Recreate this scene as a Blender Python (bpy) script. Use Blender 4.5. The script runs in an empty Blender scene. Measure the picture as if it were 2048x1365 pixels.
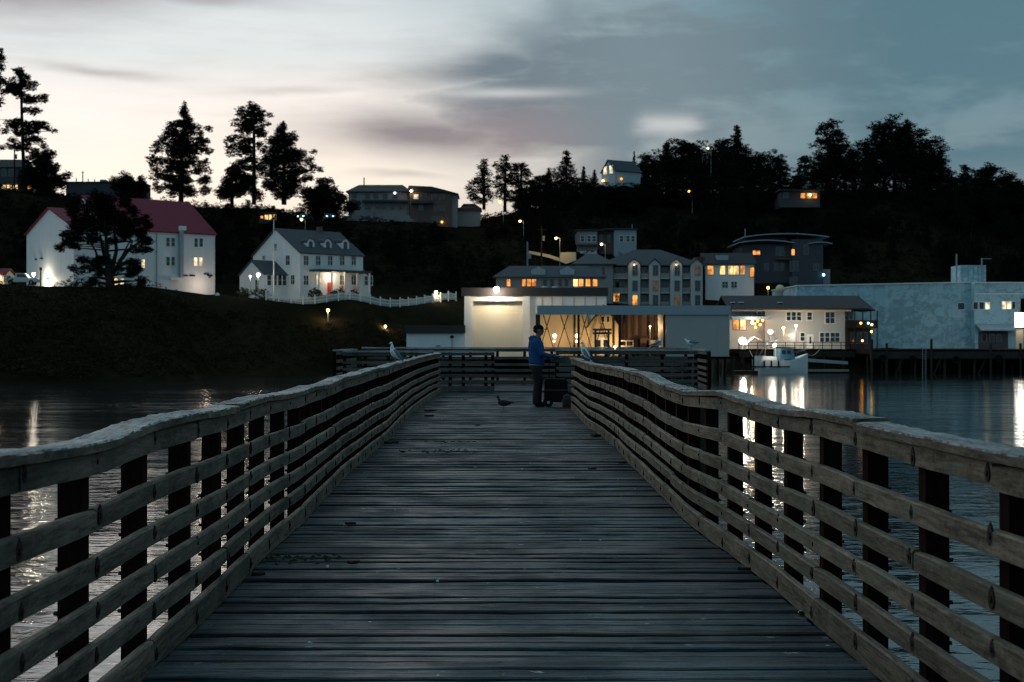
import bpy, bmesh, math, random
import numpy as np
from mathutils import Vector, Matrix, noise as mnoise

random.seed(7); RNG = np.random.default_rng(11)
scene = bpy.context.scene
col = scene.collection
R = math.radians

# ------------------------------------------------------------------ camera
F, CX, CY, H = 2844.4, 995.0, 685.0, 1.38      # focal length in photo pixels, vanishing point, eye height over the deck
WATER = -3.2
def WX(px, Y): return (px - CX) * Y / F
def WZ(py, Y): return H - (py - CY) * Y / F
cam = bpy.data.cameras.new('camera')
cam.lens = 50; cam.sensor_width = 36; cam.shift_x = 0.01416; cam.shift_y = 0.0012
cam.clip_start = 0.1; cam.clip_end = 9000
cam.dof.use_dof = True; cam.dof.focus_distance = 9.5; cam.dof.aperture_fstop = 5.0
cam_o = bpy.data.objects.new('camera', cam); col.objects.link(cam_o)
cam_o.location = (0, 0, H); cam_o.rotation_euler = (R(90), 0, 0)
scene.camera = cam_o
scene.view_settings.view_transform = 'Standard'; scene.view_settings.look = 'None'
scene.view_settings.exposure = 0.0; scene.view_settings.gamma = 1.0
scene.view_settings.use_curve_mapping = False
scene.cycles.use_denoising = True; scene.cycles.filter_width = 1.0
scene.cycles.max_bounces = 5; scene.cycles.diffuse_bounces = 2; scene.cycles.glossy_bounces = 3
scene.cycles.transmission_bounces = 2; scene.cycles.sample_clamp_indirect = 4
scene.cycles.caustics_reflective = False; scene.cycles.caustics_refractive = False

# ------------------------------------------------------------------ node expression helper
class E:
    def __init__(s, nt, sock): s.nt, s.s = nt, sock
    def _m(s, op, *a, clamp=False):
        n = s.nt.nodes.new('ShaderNodeMath'); n.operation = op; n.use_clamp = clamp
        for i, v in enumerate((s,) + a):
            if isinstance(v, E): s.nt.links.new(v.s, n.inputs[i])
            else: n.inputs[i].default_value = v
        return E(s.nt, n.outputs[0])
    def __add__(s, o): return s._m('ADD', o)
    __radd__ = __add__
    def __sub__(s, o): return s._m('SUBTRACT', o)
    def __rsub__(s, o): return (s * -1) + o
    def __mul__(s, o): return s._m('MULTIPLY', o)
    __rmul__ = __mul__
    def __truediv__(s, o): return s._m('DIVIDE', o)
    def mx(s, o): return s._m('MAXIMUM', o)
    def mn(s, o): return s._m('MINIMUM', o)
    def exp(s): return s._m('EXPONENT')
    def pw(s, o): return s._m('POWER', o)
    def sm(s, a, b):
        n = s.nt.nodes.new('ShaderNodeMapRange'); n.interpolation_type = 'SMOOTHSTEP'
        s.nt.links.new(s.s, n.inputs[0])
        n.inputs[1].default_value = a; n.inputs[2].default_value = b
        n.inputs[3].default_value = 0; n.inputs[4].default_value = 1
        return E(s.nt, n.outputs[0])
def mixc(nt, f, a, b):
    n = nt.nodes.new('ShaderNodeMix'); n.data_type = 'RGBA'
    if isinstance(f, E): nt.links.new(f.s, n.inputs[0])
    else: n.inputs[0].default_value = f
    for v, i in ((a, 6), (b, 7)):
        if isinstance(v, (tuple, list)): n.inputs[i].default_value = (*v[:3], 1)
        else: nt.links.new(v, n.inputs[i])
    return n.outputs[2]
def comb(nt, x, y, z):
    n = nt.nodes.new('ShaderNodeCombineXYZ')
    for i, v in enumerate((x, y, z)):
        if isinstance(v, E): nt.links.new(v.s, n.inputs[i])
        else: n.inputs[i].default_value = v
    return n.outputs[0]
def tnoise(nt, vec, scale=1.0, detail=4.0, rough=0.55, dist=0.0):
    n = nt.nodes.new('ShaderNodeTexNoise'); nt.links.new(vec, n.inputs['Vector'])
    n.inputs['Scale'].default_value = scale; n.inputs['Detail'].default_value = detail
    n.inputs['Roughness'].default_value = rough; n.inputs['Distortion'].default_value = dist
    return E(nt, n.outputs[0])

# ------------------------------------------------------------------ world: overcast dusk, afterglow behind the hill on the left
world = bpy.data.worlds.new('World'); scene.world = world; world.use_nodes = True
nt = world.node_tree; nt.nodes.clear()
tc = nt.nodes.new('ShaderNodeTexCoord')
sx = nt.nodes.new('ShaderNodeSeparateXYZ'); nt.links.new(tc.outputs['Generated'], sx.inputs[0])
dx, dy, dz = (E(nt, sx.outputs[i]) for i in range(3))
az = dx._m('ARCTAN2', dy) * 57.2958                    # degrees right of the pier's axis
el = dz.mx(-1.0).mn(1.0)._m('ARCSINE') * 57.2958       # degrees over the horizon
wn = tnoise(nt, comb(nt, az * 0.11, el * 0.34, 3.1), 1.0, 4, 0.55)
wn2 = tnoise(nt, comb(nt, az * 0.10, el * 0.30, 9.7), 1.0, 4, 0.55)
wn3 = tnoise(nt, comb(nt, az * 0.16, el * 1.05, 1.3), 1.0, 5, 0.6)       # long thin streaks
azw = az + (wn - 0.5) * 5.0
elw = el + (wn2 - 0.5) * 1.8
def ramp(x, stops):
    n = nt.nodes.new('ShaderNodeValToRGB'); n.color_ramp.interpolation = 'EASE'
    while len(n.color_ramp.elements) < len(stops): n.color_ramp.elements.new(0.5)
    for e_, (p, c) in zip(n.color_ramp.elements, stops): e_.position = p; e_.color = (*c, 1)
    nt.links.new(x.s, n.inputs[0]); return n.outputs[0]
elN = (elw / 60.0).mx(0.0).mn(1.0)
left = ramp(elN, [(0.0, (.95, .70, .52)), (.075, (1.0, .82, .66)), (.105, (1.04, .92, .79)), (.15, (1.0, .92, .85)), (.195, (.76, .79, .79)), (.23, (.68, .73, .74)), (.36, (.95, .93, .90)), (.6, (.46, .57, .62)), (1.0, (.26, .42, .50))])
right = ramp(elN, [(0.0, (.34, .35, .37)), (.09, (.270, .320, .355)), (.135, (.215, .310, .350)), (.18, (.185, .320, .370)), (.225, (.120, .265, .325)), (.30, (.14, .29, .35)), (.45, (.24, .38, .45)), (1.0, (.26, .42, .50))])
side = azw.sm(-8.0, 13.0)
back = az._m('ABSOLUTE').sm(40.0, 110.0)
base = mixc(nt, side, left, right)
base = mixc(nt, back, base, ramp(elN, [(0.0, (.18, .33, .41)), (.25, (.20, .38, .47)), (1.0, (.26, .42, .50))]))
cloudc = mixc(nt, az.sm(-6.0, 0.0) * el.sm(8.0, 10.5), (.275, .235, .258), (.150, .200, .240))
cloudc = mixc(nt, az.sm(0.0, 6.0), cloudc, (.165, .230, .268))
cloudc = mixc(nt, az.sm(6.0, 17.0), cloudc, (.085, .178, .228))
def blob(a0, e0, sa, se, tilt=0.0, A=None, L=None):
    A = A or azw; L = L or elw
    u = (A - a0) / sa; v = (L - e0 - (A - a0) * tilt) / se
    return ((u * u + v * v) * -1).exp()
# heavy bank spreading up to the right, its upper edge climbing from the glow
A1 = az + (wn - .5) * 3.2; L1 = el + (wn2 - .5) * 1.3
brk = tnoise(nt, comb(nt, az * .15, el * .42, 12.4), 1.0, 5, .55, .2)          # broken texture inside the bank
def B1(a0, e0, sa, se, tilt=0.0): return blob(a0, e0, sa, se, tilt, A1, L1)
A1b = A1 + (brk - .5) * 9.0; L1b = L1 + (wn3 - .5) * 1.4
edge = A1b - (L1b - 10.2) * 2.1
upper = edge.sm(-8.0, -0.5); below = 1.0 - L1b.sm(9.7, 10.7)
bank = upper * L1b.sm(9.9, 10.7)
bank = bank.mx(A1b.sm(-5.0, .5) * L1b.sm(6.6, 8.0) * below.mx(upper)).mx(A1b.sm(-1.0, 5.0) * L1.sm(4.8, 7.2) * below.mx(upper))
d = bank * (0.98 - brk.sm(.44, .66) * (az.sm(-1.0, 5.0) * .55 + .08))
d = d.mx(B1(-2.4, 8.25, 4.8, .85) * (1.0 - brk.sm(.5, .7) * .25))
d = d.mx(B1(2.5, 8.9, 4.0, .9) * .8)
d = d.mx(B1(-0.2, 11.05, 3.6, .9, .16) * (1.0 - brk.sm(.5, .72) * .4))
d = d.mx(B1(-15.8, 10.55, 2.2, .20, -.07) * 0.50)
d = d.mx(B1(-8.0, 9.85, 2.8, .20) * 0.34)
d = d.mx(B1(-19.0, 12.9, 5.2, .85) * 0.72)
d = d.mx(B1(-11.5, 13.4, 2.6, .42) * 0.66)
d = d.mx(B1(-4.2, 6.75, 1.9, .17) * 0.40)
streak = (wn3 - 0.45) * 2.0
d = (d + streak * 0.30 * el.sm(5.5, 10.0)).mx(0.0).mn(0.98)
gu = (az + (wn3 - .5) * 1.6 - 6.9) / 1.25; gv = (el + (brk - .5) * 1.1 - 8.58) / .40
gap = ((gu * gu * gu * gu + gv * gv) * -1).exp() * .66
gap = gap.mx(blob(0.2, 9.92, 2.4, .20, 0.02, az + (wn - .5) * 2, el + (wn2 - .5) * .6) * 0.62)
gap = gap.mx(blob(17.3, 13.75, 2.0, .22, 0, az, el + (wn2 - .5) * .6) * 0.75)
sky = mixc(nt, d, base, cloudc)
sky = mixc(nt, gap, sky, (.70, .70, .70))
mot = tnoise(nt, comb(nt, dx * 3.0, dy * 3.0, dz * 5.0), 1.0, 5, 0.6)
mv = nt.nodes.new('ShaderNodeVectorMath'); mv.operation = 'SCALE'
nt.links.new(sky, mv.inputs[0]); nt.links.new(((mot - 0.5) * 0.22 + 1.0).s, mv.inputs[3])
nis = nt.nodes.new('ShaderNodeTexSky'); nis.sky_type = 'NISHITA'; nis.sun_disc = False
nis.sun_elevation = R(-2.0); nis.sun_rotation = R(-10.0); nis.altitude = 5
bg1 = nt.nodes.new('ShaderNodeBackground'); nt.links.new(mv.outputs[0], bg1.inputs[0]); bg1.inputs[1].default_value = 1.0
bg2 = nt.nodes.new('ShaderNodeBackground'); nt.links.new(nis.outputs[0], bg2.inputs[0]); bg2.inputs[1].default_value = 0.05
ad = nt.nodes.new('ShaderNodeAddShader'); nt.links.new(bg1.outputs[0], ad.inputs[0]); nt.links.new(bg2.outputs[0], ad.inputs[1])
wo = nt.nodes.new('ShaderNodeOutputWorld'); nt.links.new(ad.outputs[0], wo.inputs[0])
sun = bpy.data.lights.new('sun', 'SUN'); sun.energy = 0.06; sun.angle = R(15); sun.color = (1, .78, .6)
sun_o = bpy.data.objects.new('sun', sun); col.objects.link(sun_o)
sun_o.rotation_euler = (R(-87), 0, R(10))              # just on the hill's skyline, left of the axis

# ------------------------------------------------------------------ materials
MATS = {}
def newmat(name):
    m = bpy.data.materials.new(name); m.use_nodes = True
    b = m.node_tree.nodes['Principled BSDF']; MATS[name] = m
    return m, m.node_tree, b
def setc(b, c, r=0.7, spec=0.5, metal=0.0):
    b.inputs['Base Color'].default_value = (*c, 1); b.inputs['Roughness'].default_value = r
    b.inputs['Specular IOR Level'].default_value = spec; b.inputs['Metallic'].default_value = metal
def wpos(nt):
    g = nt.nodes.new('ShaderNodeNewGeometry'); s_ = nt.nodes.new('ShaderNodeSeparateXYZ')
    nt.links.new(g.outputs['Position'], s_.inputs[0]); return [E(nt, s_.outputs[i]) for i in range(3)]
def objrand(nt):
    o = nt.nodes.new('ShaderNodeObjectInfo'); return E(nt, o.outputs['Random'])
def bump(nt, b, h, strength=1.0, dist=1.0):
    n = nt.nodes.new('ShaderNodeBump'); n.inputs['Strength'].default_value = strength; n.inputs['Distance'].default_value = dist
    nt.links.new(h.s, n.inputs['Height']); nt.links.new(n.outputs[0], b.inputs['Normal'])
def pbr(name, c, r=0.75, var=0.3, scale=1.5, spec=0.3, metal=0.0, rnd=0.0, stretch=(1, 1, 1), bmp=0.0):
    m, nt, b = newmat(name); setc(b, c, r, spec, metal)
    x, y, z = wpos(nt)
    n = tnoise(nt, comb(nt, x * stretch[0], y * stretch[1], z * stretch[2]), scale, 5, 0.6)
    k = (n - 0.5) * (2 * var) + 1.0
    if rnd: k = k * ((objrand(nt) - 0.5) * (2 * rnd) + 1.0)
    v = nt.nodes.new('ShaderNodeVectorMath'); v.operation = 'SCALE'
    v.inputs[0].default_value = c; nt.links.new(k.s, v.inputs[3]); nt.links.new(v.outputs[0], b.inputs['Base Color'])
    if bmp: bump(nt, b, n, 1.0, bmp)
    return m
def emit(name, c, s):
    m, nt, b = newmat(name); setc(b, (0.02, 0.02, 0.02), 0.6)
    b.inputs['Emission Color'].default_value = (*c, 1); b.inputs['Emission Strength'].default_value = s
    return m
def emit_win(name, c, s, scale=0.9):
    # a lit room seen through a curtain: uneven brightness from place to place
    m, nt, b = newmat(name); setc(b, (0.03, 0.02, 0.015), 0.3)
    x, y, z = wpos(nt); n = tnoise(nt, comb(nt, x, y, z * 0.8), scale, 3, 0.6)
    k = n.sm(0.34, 0.66) * s * 0.85 + s * 0.25
    b.inputs['Emission Color'].default_value = (*c, 1); nt.links.new(k.s, b.inputs['Emission Strength'])
    return m
def wood(name, c1, c2, along, rough=(.55, .8), rnd=.3, spots=0.0, spotc=(.5, .52, .52), grain=1.0, tint=None, nails=None):
    m, nt, b = newmat(name); setc(b, c1, .7, .35)
    x, y, z = wpos(nt); r = objrand(nt)
    st = {'x': (3.4, 30, 30), 'y': (30, 3.0, 30), 'z': (30, 30, 3.0)}[along]
    g = tnoise(nt, comb(nt, x * st[0] + r * 31, y * st[1] + r * 17, z * st[2]), 1.0, 5, 0.65, 0.6)
    st2 = {'x': (.9, 7, 7), 'y': (7, .9, 7), 'z': (7, 7, .9)}[along]
    g2 = tnoise(nt, comb(nt, x * st2[0] + r * 9, y * st2[1] + r * 5, z * st2[2]), 1.0, 4, 0.6)
    big = tnoise(nt, comb(nt, x, y, z), 1.3, 4, 0.65)
    st3 = {'x': (9, 90, 90), 'y': (90, 9, 90), 'z': (90, 90, 9)}[along]
    g3 = tnoise(nt, comb(nt, x * st3[0] + r * 13, y * st3[1], z * st3[2]), 1.0, 3, .6)
    f = (g.sm(.33, .68) * .45 + g2.sm(.3, .7) * .27 + g3.sm(.35, .65) * .28)
    iso = tnoise(nt, comb(nt, x, y, z), 48.0, 4, .7)
    f = (f + (iso - .5) * .95).mx(0.0).mn(1.0)
    cc = mixc(nt, f, c1, c2)
    cc = mixc(nt, big.sm(.50, .70) * .55, cc, tuple(v * .42 for v in c1))
    if tint: cc = mixc(nt, tnoise(nt, comb(nt, x, y, z * 2), 2.7, 3, .6).sm(.54, .68) * .6, cc, tint)
    if spots:
        sp = tnoise(nt, comb(nt, x * .8, y, z), 11.0, 5, .62, .4)
        area = tnoise(nt, comb(nt, x, y, z), .8, 2, .5).sm(.45, .62)
        cc = mixc(nt, sp.sm(.64, .70) * area * spots, cc, spotc)
    if nails:                                   # nail heads over the stringers, two to a board
        tco = nt.nodes.new('ShaderNodeTexCoord'); so = nt.nodes.new('ShaderNodeSeparateXYZ'); nt.links.new(tco.outputs['Object'], so.inputs[0])
        yo = E(nt, so.outputs[1])._m('ABSOLUTE') - .034; xd = None
        for xi in nails: q = (x - xi - (r - .5) * .03)._m('ABSOLUTE'); xd = q if xd is None else xd.mn(q)
        cc = mixc(nt, (1.0 - (xd * xd + yo * yo)._m('SQRT').sm(.0055, .010)) * .9, cc, (.004, .003, .003))
    v = nt.nodes.new('ShaderNodeVectorMath'); v.operation = 'SCALE'; nt.links.new(cc, v.inputs[0])
    nt.links.new(((r - .5) * (2 * rnd) + 1.0).s, v.inputs[3]); nt.links.new(v.outputs[0], b.inputs['Base Color'])
    nt.links.new((big.sm(.35, .65) * (rough[1] - rough[0]) + rough[0]).s, b.inputs['Roughness'])
    bump(nt, b, g * .7 + g2 * .5 + g3 * .25, 1.0, .006 * grain)
    return m

M_deck = wood('deck_wood', (.0035, .006, .0075), (.050, .077, .092), 'x', (.42, .72), .60, .9, (.34, .39, .39), 2.0, (.030, .036, .026), (-1.32, 0.0, 1.38))
M_railw = wood('rail_wood', (.022, .0155, .0100), (.240, .188, .134), 'y', (.6, .85), .22, .25, (.4, .4, .38), 1.0, (.085, .098, .070))
M_railx = wood('cross_rail_wood', (.050, .044, .038), (.11, .10, .088), 'x', (.6, .85), .22)
M_cap = wood('cap_wood', (.050, .052, .053), (.44, .46, .46), 'y', (.5, .8), .15, .95, (.74, .76, .75), 4.5)
M_capx = wood('cross_cap_wood', (.16, .165, .165), (.34, .35, .35), 'x', (.55, .85), .15, .5, (.6, .6, .6))
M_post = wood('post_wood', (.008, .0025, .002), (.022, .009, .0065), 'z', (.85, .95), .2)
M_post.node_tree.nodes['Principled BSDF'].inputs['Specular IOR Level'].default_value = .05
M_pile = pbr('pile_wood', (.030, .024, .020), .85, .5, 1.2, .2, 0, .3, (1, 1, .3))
M_rust = pbr('rusted_iron', (.022, .010, .007), .8, .5, 30)
M_white = pbr('white_siding', (.74, .75, .76), .6, .13, .9, .3, 0, 0, (1.5, 1.5, .35))
M_trim = pbr('white_trim', (.78, .78, .77), .55, .05, 2.0)
M_redroof = pbr('red_shingles', (.165, .017, .036), .8, .18, .9, .25, 0, 0, (1, 1, 3), .03)
M_greyroof = pbr('grey_shingles', (.055, .065, .078), .8, .2, 1.1, .25, 0, 0, (1, 1, 3), .03)
M_darkroof = pbr('dark_roofing', (.035, .034, .038), .8, .25, .7)
M_greywall = pbr('grey_siding', (.26, .25, .255), .75, .12, .6)
M_bluegrey = pbr('blue_grey_metal', (.30, .36, .40), .5, .10, .5)
M_shedwall = pbr('smooth_grey_metal', (.40, .375, .365), .55, .07, .5)
M_tan = pbr('tan_plaster', (.66, .54, .36), .75, .12, .5)
M_door = pbr('cream_roller_door', (.72, .66, .54), .6, .05, .5)
M_darkwall = pbr('slate_cladding', (.060, .062, .075), .7, .2, .6)
M_brick = pbr('brown_cladding', (.13, .085, .075), .8, .25, .8)
M_rest = pbr('taupe_shingle_wall', (.50, .48, .455), .8, .10, 1.0)
M_concrete = pbr('concrete', (.24, .24, .24), .85, .25, .4)
M_glass = pbr('dark_glass', (.012, .016, .02), .12, .3, .5, .6)
M_metal = pbr('galvanised_metal', (.30, .32, .34), .45, .15, 2.0, .5, .6)
M_black = pbr('black_paint', (.006, .006, .0065), .8, .3, 5.0, .1)
M_leaf = pbr('conifer_needles', (.0125, .0140, .0100), .9, .6, .35, 0)
M_brush = pbr('scrub_leaves', (.034, .026, .0155), .95, .7, .22, 0)
M_bark = pbr('bark', (.022, .016, .012), .9, .4, 2.0)
M_hedge = pbr('hedge_leaves', (.035, .045, .02), .85, .5, 1.0)
M_orange = emit_win('orange_lit_room', (1.0, .36, .07), 1.6)
M_dim = emit_win('dim_lit_room', (1.0, .50, .22), .10)
M_yellow = emit_win('yellow_lit_room', (1.0, .66, .25), 1.9)
M_warm = emit_win('pale_lit_room', (1.0, .80, .50), 1.5)
M_bulb = emit('warm_bulb', (1.0, .78, .48), 22)
M_bulbw = emit('white_bulb', (1.0, .90, .74), 26)
M_bulbo = emit('orange_bulb', (1.0, .40, .06), 9)
M_bulby = emit('yellow_bulb', (1.0, .66, .22), 9)
M_bulbr = emit('red_bulb', (1.0, .07, .03), 8)
M_bulbb = emit('blue_bulb', (.25, .75, 1.0), 8)
M_sign = emit('white_sign_panel', (1.0, .95, .86), 7)

# peeling paint on the big warehouse
m, nt, b = newmat('peeling_blue_paint'); setc(b, (.4, .5, .5), .75, .25)
x, y, z = wpos(nt)
pn = tnoise(nt, comb(nt, x * .55, y * .55, z * .75), 1.0, 8, .78, .8); pn2 = tnoise(nt, comb(nt, x * .12, y * .12, z * .12), 1.0, 3, .5)
strk = tnoise(nt, comb(nt, x * 1.4, y, z * .08), 1.0, 4, .6)
cc = mixc(nt, pn2.sm(.3, .7), (.36, .56, .62), (.49, .65, .69))
cc = mixc(nt, (pn + (pn2 - .5) * .4).sm(.47, .57) * .58, cc, (.17, .27, .30))
cc = mixc(nt, strk.sm(.5, .75) * .45, cc, (.20, .28, .31))
nt.links.new(cc, b.inputs['Base Color']); M_peel = m

# water
m, nt, b = newmat('harbour_water'); setc(b, (.004, .008, .010), .085, .5); b.inputs['IOR'].default_value = 3.2
x, y, z = wpos(nt)
w1 = tnoise(nt, comb(nt, x * .16, y * .30, 0.0), 1.0, 2, .5)
w2 = tnoise(nt, comb(nt, x * .75, y * 1.5, 2.0), 1.0, 3, .55, .5)
w3 = tnoise(nt, comb(nt, x * 2.6, y * 4.8, 5.0), 1.0, 2, .5, .3)
calm = x.sm(-10.0, 26.0); near = y.sm(45.0, 150.0)
amp = 1.35 - calm * .62 + near * .15 * (1.0 - calm)
patch = tnoise(nt, comb(nt, x * .010, y * .035, 0.0), 1.0, 3, .5).sm(.38, .62) * .6 + .55
bump(nt, b, (w1 * .085 + w2 * .030 + w3 * .0055) * amp * patch, 1.0, 1.0)
M_water = m

# terrain
m, nt, b = newmat('hillside_ground'); setc(b, (.02, .02, .012), 1.0, 0)
x, y, z = wpos(nt)
t1 = tnoise(nt, comb(nt, x * .05, y * .05, z * .1), 1.0, 6, .65); t2 = tnoise(nt, comb(nt, x * .8, y * .8, z * .8), 1.0, 4, .6)
cc = mixc(nt, t1.sm(.35, .7), (.011, .010, .006), (.026, .021, .012)); cc = mixc(nt, t2.sm(.45, .7) * .6, cc, (.009, .009, .006))
nt.links.new(cc, b.inputs['Base Color']); bump(nt, b, t2, 1.0, .25); M_ground = m
# ------------------------------------------------------------------ mesh helpers
class MB:
    def __init__(s): s.v, s.f = [], []
    def add(s, vs, fs):
        o = len(s.v); s.v += [tuple(p) for p in vs]; s.f += [tuple(i + o for i in f) for f in fs]; return s
    def box(s, x0, x1, y0, y1, z0, z1):
        return s.add([(x0, y0, z0), (x1, y0, z0), (x1, y1, z0), (x0, y1, z0), (x0, y0, z1), (x1, y0, z1), (x1, y1, z1), (x0, y1, z1)],
                     [(0, 3, 2, 1), (4, 5, 6, 7), (0, 1, 5, 4), (1, 2, 6, 5), (2, 3, 7, 6), (3, 0, 4, 7)])
    def prism(s, prof, a0, a1, axis='x'):
        n = len(prof); vs = []
        for a in (a0, a1):
            for p, q in prof: vs.append((a, p, q) if axis == 'x' else ((p, a, q) if axis == 'y' else (p, q, a)))
        fs = [tuple(range(n))[::-1], tuple(range(n, 2 * n))] + [(i, (i + 1) % n, n + (i + 1) % n, n + i) for i in range(n)]
        return s.add(vs, fs)
    def tube(s, pts, rads, n=6, cap=True):
        pts = [Vector(p) for p in pts]
        if not isinstance(rads, (list, tuple)): rads = [rads] * len(pts)
        vs, fs = [], []
        for i, p in enumerate(pts):
            d = (pts[min(i + 1, len(pts) - 1)] - pts[max(i - 1, 0)])
            d = d.normalized() if d.length > 1e-9 else Vector((0, 0, 1))
            a = d.cross(Vector((0, 0, 1)) if abs(d.z) < .95 else Vector((1, 0, 0))).normalized(); c = d.cross(a)
            for k in range(n):
                t = 2 * math.pi * k / n; vs.append(p + (a * math.cos(t) + c * math.sin(t)) * rads[i])
        for i in range(len(pts) - 1):
            for k in range(n): fs.append((i * n + k, i * n + (k + 1) % n, (i + 1) * n + (k + 1) % n, (i + 1) * n + k))
        if cap: fs += [tuple(range(n))[::-1], tuple(range((len(pts) - 1) * n, len(pts) * n))]
        return s.add(vs, fs)
    def ball(s, c, r, n=8, m=6, sc=(1, 1, 1)):
        vs = [(c[0], c[1], c[2] - r * sc[2])]; fs = []
        for i in range(1, m):
            t = math.pi * i / m
            for k in range(n):
                p = 2 * math.pi * k / n
                vs.append((c[0] + r * sc[0] * math.sin(t) * math.cos(p), c[1] + r * sc[1] * math.sin(t) * math.sin(p), c[2] - r * sc[2] * math.cos(t)))
        vs.append((c[0], c[1], c[2] + r * sc[2])); L = len(vs) - 1
        for k in range(n):
            fs.append((0, 1 + (k + 1) % n, 1 + k)); fs.append((L, L - n + k, L - n + (k + 1) % n))
            for i in range(m - 2): a = 1 + i * n; fs.append((a + k, a + (k + 1) % n, a + n + (k + 1) % n, a + n + k))
        return s.add(vs, fs)
    def mesh(s, name, mat, smooth=False):
        me = bpy.data.meshes.new(name); me.from_pydata(s.v, [], s.f); me.materials.append(mat)
        bm = bmesh.new(); bm.from_mesh(me); bmesh.ops.recalc_face_normals(bm, faces=bm.faces); bm.to_mesh(me); bm.free()
        if smooth: me.polygons.foreach_set('use_smooth', [True] * len(me.polygons))
        return me
    def build(s, name, mat, parent=None, smooth=False):
        return obj(name, s.mesh(name, mat, smooth), parent)
def obj(name, me, parent=None, loc=None, rz=0.0):
    o = bpy.data.objects.new(name, me); col.objects.link(o)
    if parent is not None: o.parent = parent
    if loc is not None: o.location = loc
    if rz: o.rotation_euler.z = rz
    return o
def tag(o, label=None, cat=None, group=None, kind=None):
    for k, v in (('label', label), ('category', cat), ('group', group), ('kind', kind)):
        if v: o[k] = v
    return o
def thing(name, label, cat, loc=(0, 0, 0), rz=0.0, group=None):
    o = bpy.data.objects.new(name, None); col.objects.link(o); o.location = loc; o.rotation_euler.z = rz; o.empty_display_size = .2
    return tag(o, label, cat, group)
def copy_tree(o, parent=None):
    c = o.copy(); col.objects.link(c); c.parent = parent
    for ch in list(o.children): copy_tree(ch, c)
    return c
def trimesh(name, V, mat):
    """V: (n,3,3) array of loose triangles"""
    n = len(V); me = bpy.data.meshes.new(name)
    me.vertices.add(n * 3); me.vertices.foreach_set('co', V.astype(np.float32).ravel())
    me.loops.add(n * 3); me.loops.foreach_set('vertex_index', np.arange(n * 3, dtype=np.int32))
    me.polygons.add(n); me.polygons.foreach_set('loop_start', np.arange(0, n * 3, 3, dtype=np.int32))
    me.polygons.foreach_set('loop_total', np.full(n, 3, dtype=np.int32))
    me.update(); me.validate(); me.materials.append(mat); return me
def point_light(loc, power, c, r=.15, parent=None):
    l = bpy.data.lights.new('lamp_glow', 'POINT'); l.energy = power; l.color = c; l.shadow_soft_size = r
    o = bpy.data.objects.new('lamp_glow', l); col.objects.link(o); o.parent = parent; o.location = loc; return o
def nz(x, y=0.0, z=0.0): return mnoise.noise(Vector((x, y, z)))

# ------------------------------------------------------------------ setting: water and terrain
w = MB(); S = 3600
w.add([(-S, -S, WATER), (S, -S, WATER), (S, S, WATER), (-S, S, WATER)], [(0, 1, 2, 3)])
tag(w.build('water', M_water), 'dark rippled harbour water', None, None, 'structure')
TAIL = [(480, 0), (800, -28), (1500, -60)]
COLS = [(-1800, [(135, -6), (145, -2.5), (172, 5), (195, 9), (245, 10), (262, 14), (300, 33), (330, 37.5), (420, 38)]),
        (0, [(146, -6), (156, -2.6), (170, 2.5), (188, 8), (203, 9.7), (245, 9.9), (262, 14), (300, 33), (330, 36.5), (420, 37)]),
        (250, [(150, -6), (160, -2.8), (182, 4), (203, 9.1), (214, 9.6), (250, 10), (270, 16), (310, 31), (340, 34.5), (420, 35)]),
        (480, [(180, -6), (190, -2.7), (205, 5), (214, 8.2), (224, 8.5), (250, 9.2), (272, 15), (310, 28), (345, 34), (420, 34)]),
        (700, [(198, -6), (206, -2.7), (214, 4), (221, 7.9), (234, 8.5), (255, 10), (280, 18), (312, 28), (328, 29), (345, 31), (420, 33)]),
        (850, [(202, -6), (210, -2.6), (221, 3.0), (229, 6.8), (238, 8.6), (260, 10), (290, 20), (322, 28.5), (340, 29), (420, 32)]),
        (930, [(204, -6), (212, -2.2), (224, 1.0), (230, 5.5), (238, 8.4), (262, 9.2), (288, 15), (320, 25), (345, 31), (420, 33)]),
        (1050, [(206, -6), (214, -1.5), (226, .4), (245, 2.0), (262, 6), (285, 12), (320, 24), (350, 33), (420, 35)]),
        (1200, [(208, -6), (216, -1), (240, 0.6), (262, 3), (280, 7.5), (300, 12), (318, 19), (345, 31), (360, 38), (372, 41), (450, 42)]),
        (1450, [(208, -6), (216, -1), (240, .4), (265, 3.5), (285, 8), (300, 12.5), (330, 24), (360, 36), (390, 42), (450, 42)]),
        (1750, [(208, -6), (216, -1), (250, .4), (275, 3.5), (300, 12), (330, 25), (360, 37), (390, 43), (450, 43)]),
        (2048, [(208, -6), (216, -1), (255, .4), (285, 4), (310, 12), (340, 24), (370, 33), (400, 36), (450, 36)]),
        (3600, [(208, -6), (216, -1), (255, .4), (285, 4), (310, 12), (340, 24), (370, 33), (400, 35), (450, 35)])]
CS = np.array([(c[0] - CX) / F for c in COLS])
def colz(c, Y):
    p = c[1] + [(480 + (1 if c[1][-1][0] >= 480 else 0), c[1][-1][1] - 1), (800, c[1][-1][1] - 26), (1600, -60)]
    return np.interp(Y, [q[0] for q in p], [q[1] for q in p])
def th(X, Y, rough=True):
    s = X / max(Y, 1); i = int(np.clip(np.searchsorted(CS, s) - 1, 0, len(CS) - 2))
    t = min(max((s - CS[i]) / (CS[i + 1] - CS[i]), 0), 1); t = t * t * (3 - 2 * t)
    z = colz(COLS[i], Y) * (1 - t) + colz(COLS[i + 1], Y) * t
    if rough: z += .55 * nz(X * .07, Y * .07) + .3 * nz(X * .21, Y * .21, 4)
    return float(z)
ss = np.concatenate([np.arange(-.95, -.40, .03), np.arange(-.40, .42, .0055), np.arange(.42, .92, .03)])
ys = np.concatenate([np.arange(134, 270, 2.0), np.arange(270, 470, 4.0), np.array([480, 520, 600, 700, 800, 1000, 1300, 1600])])
w = MB()
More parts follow.
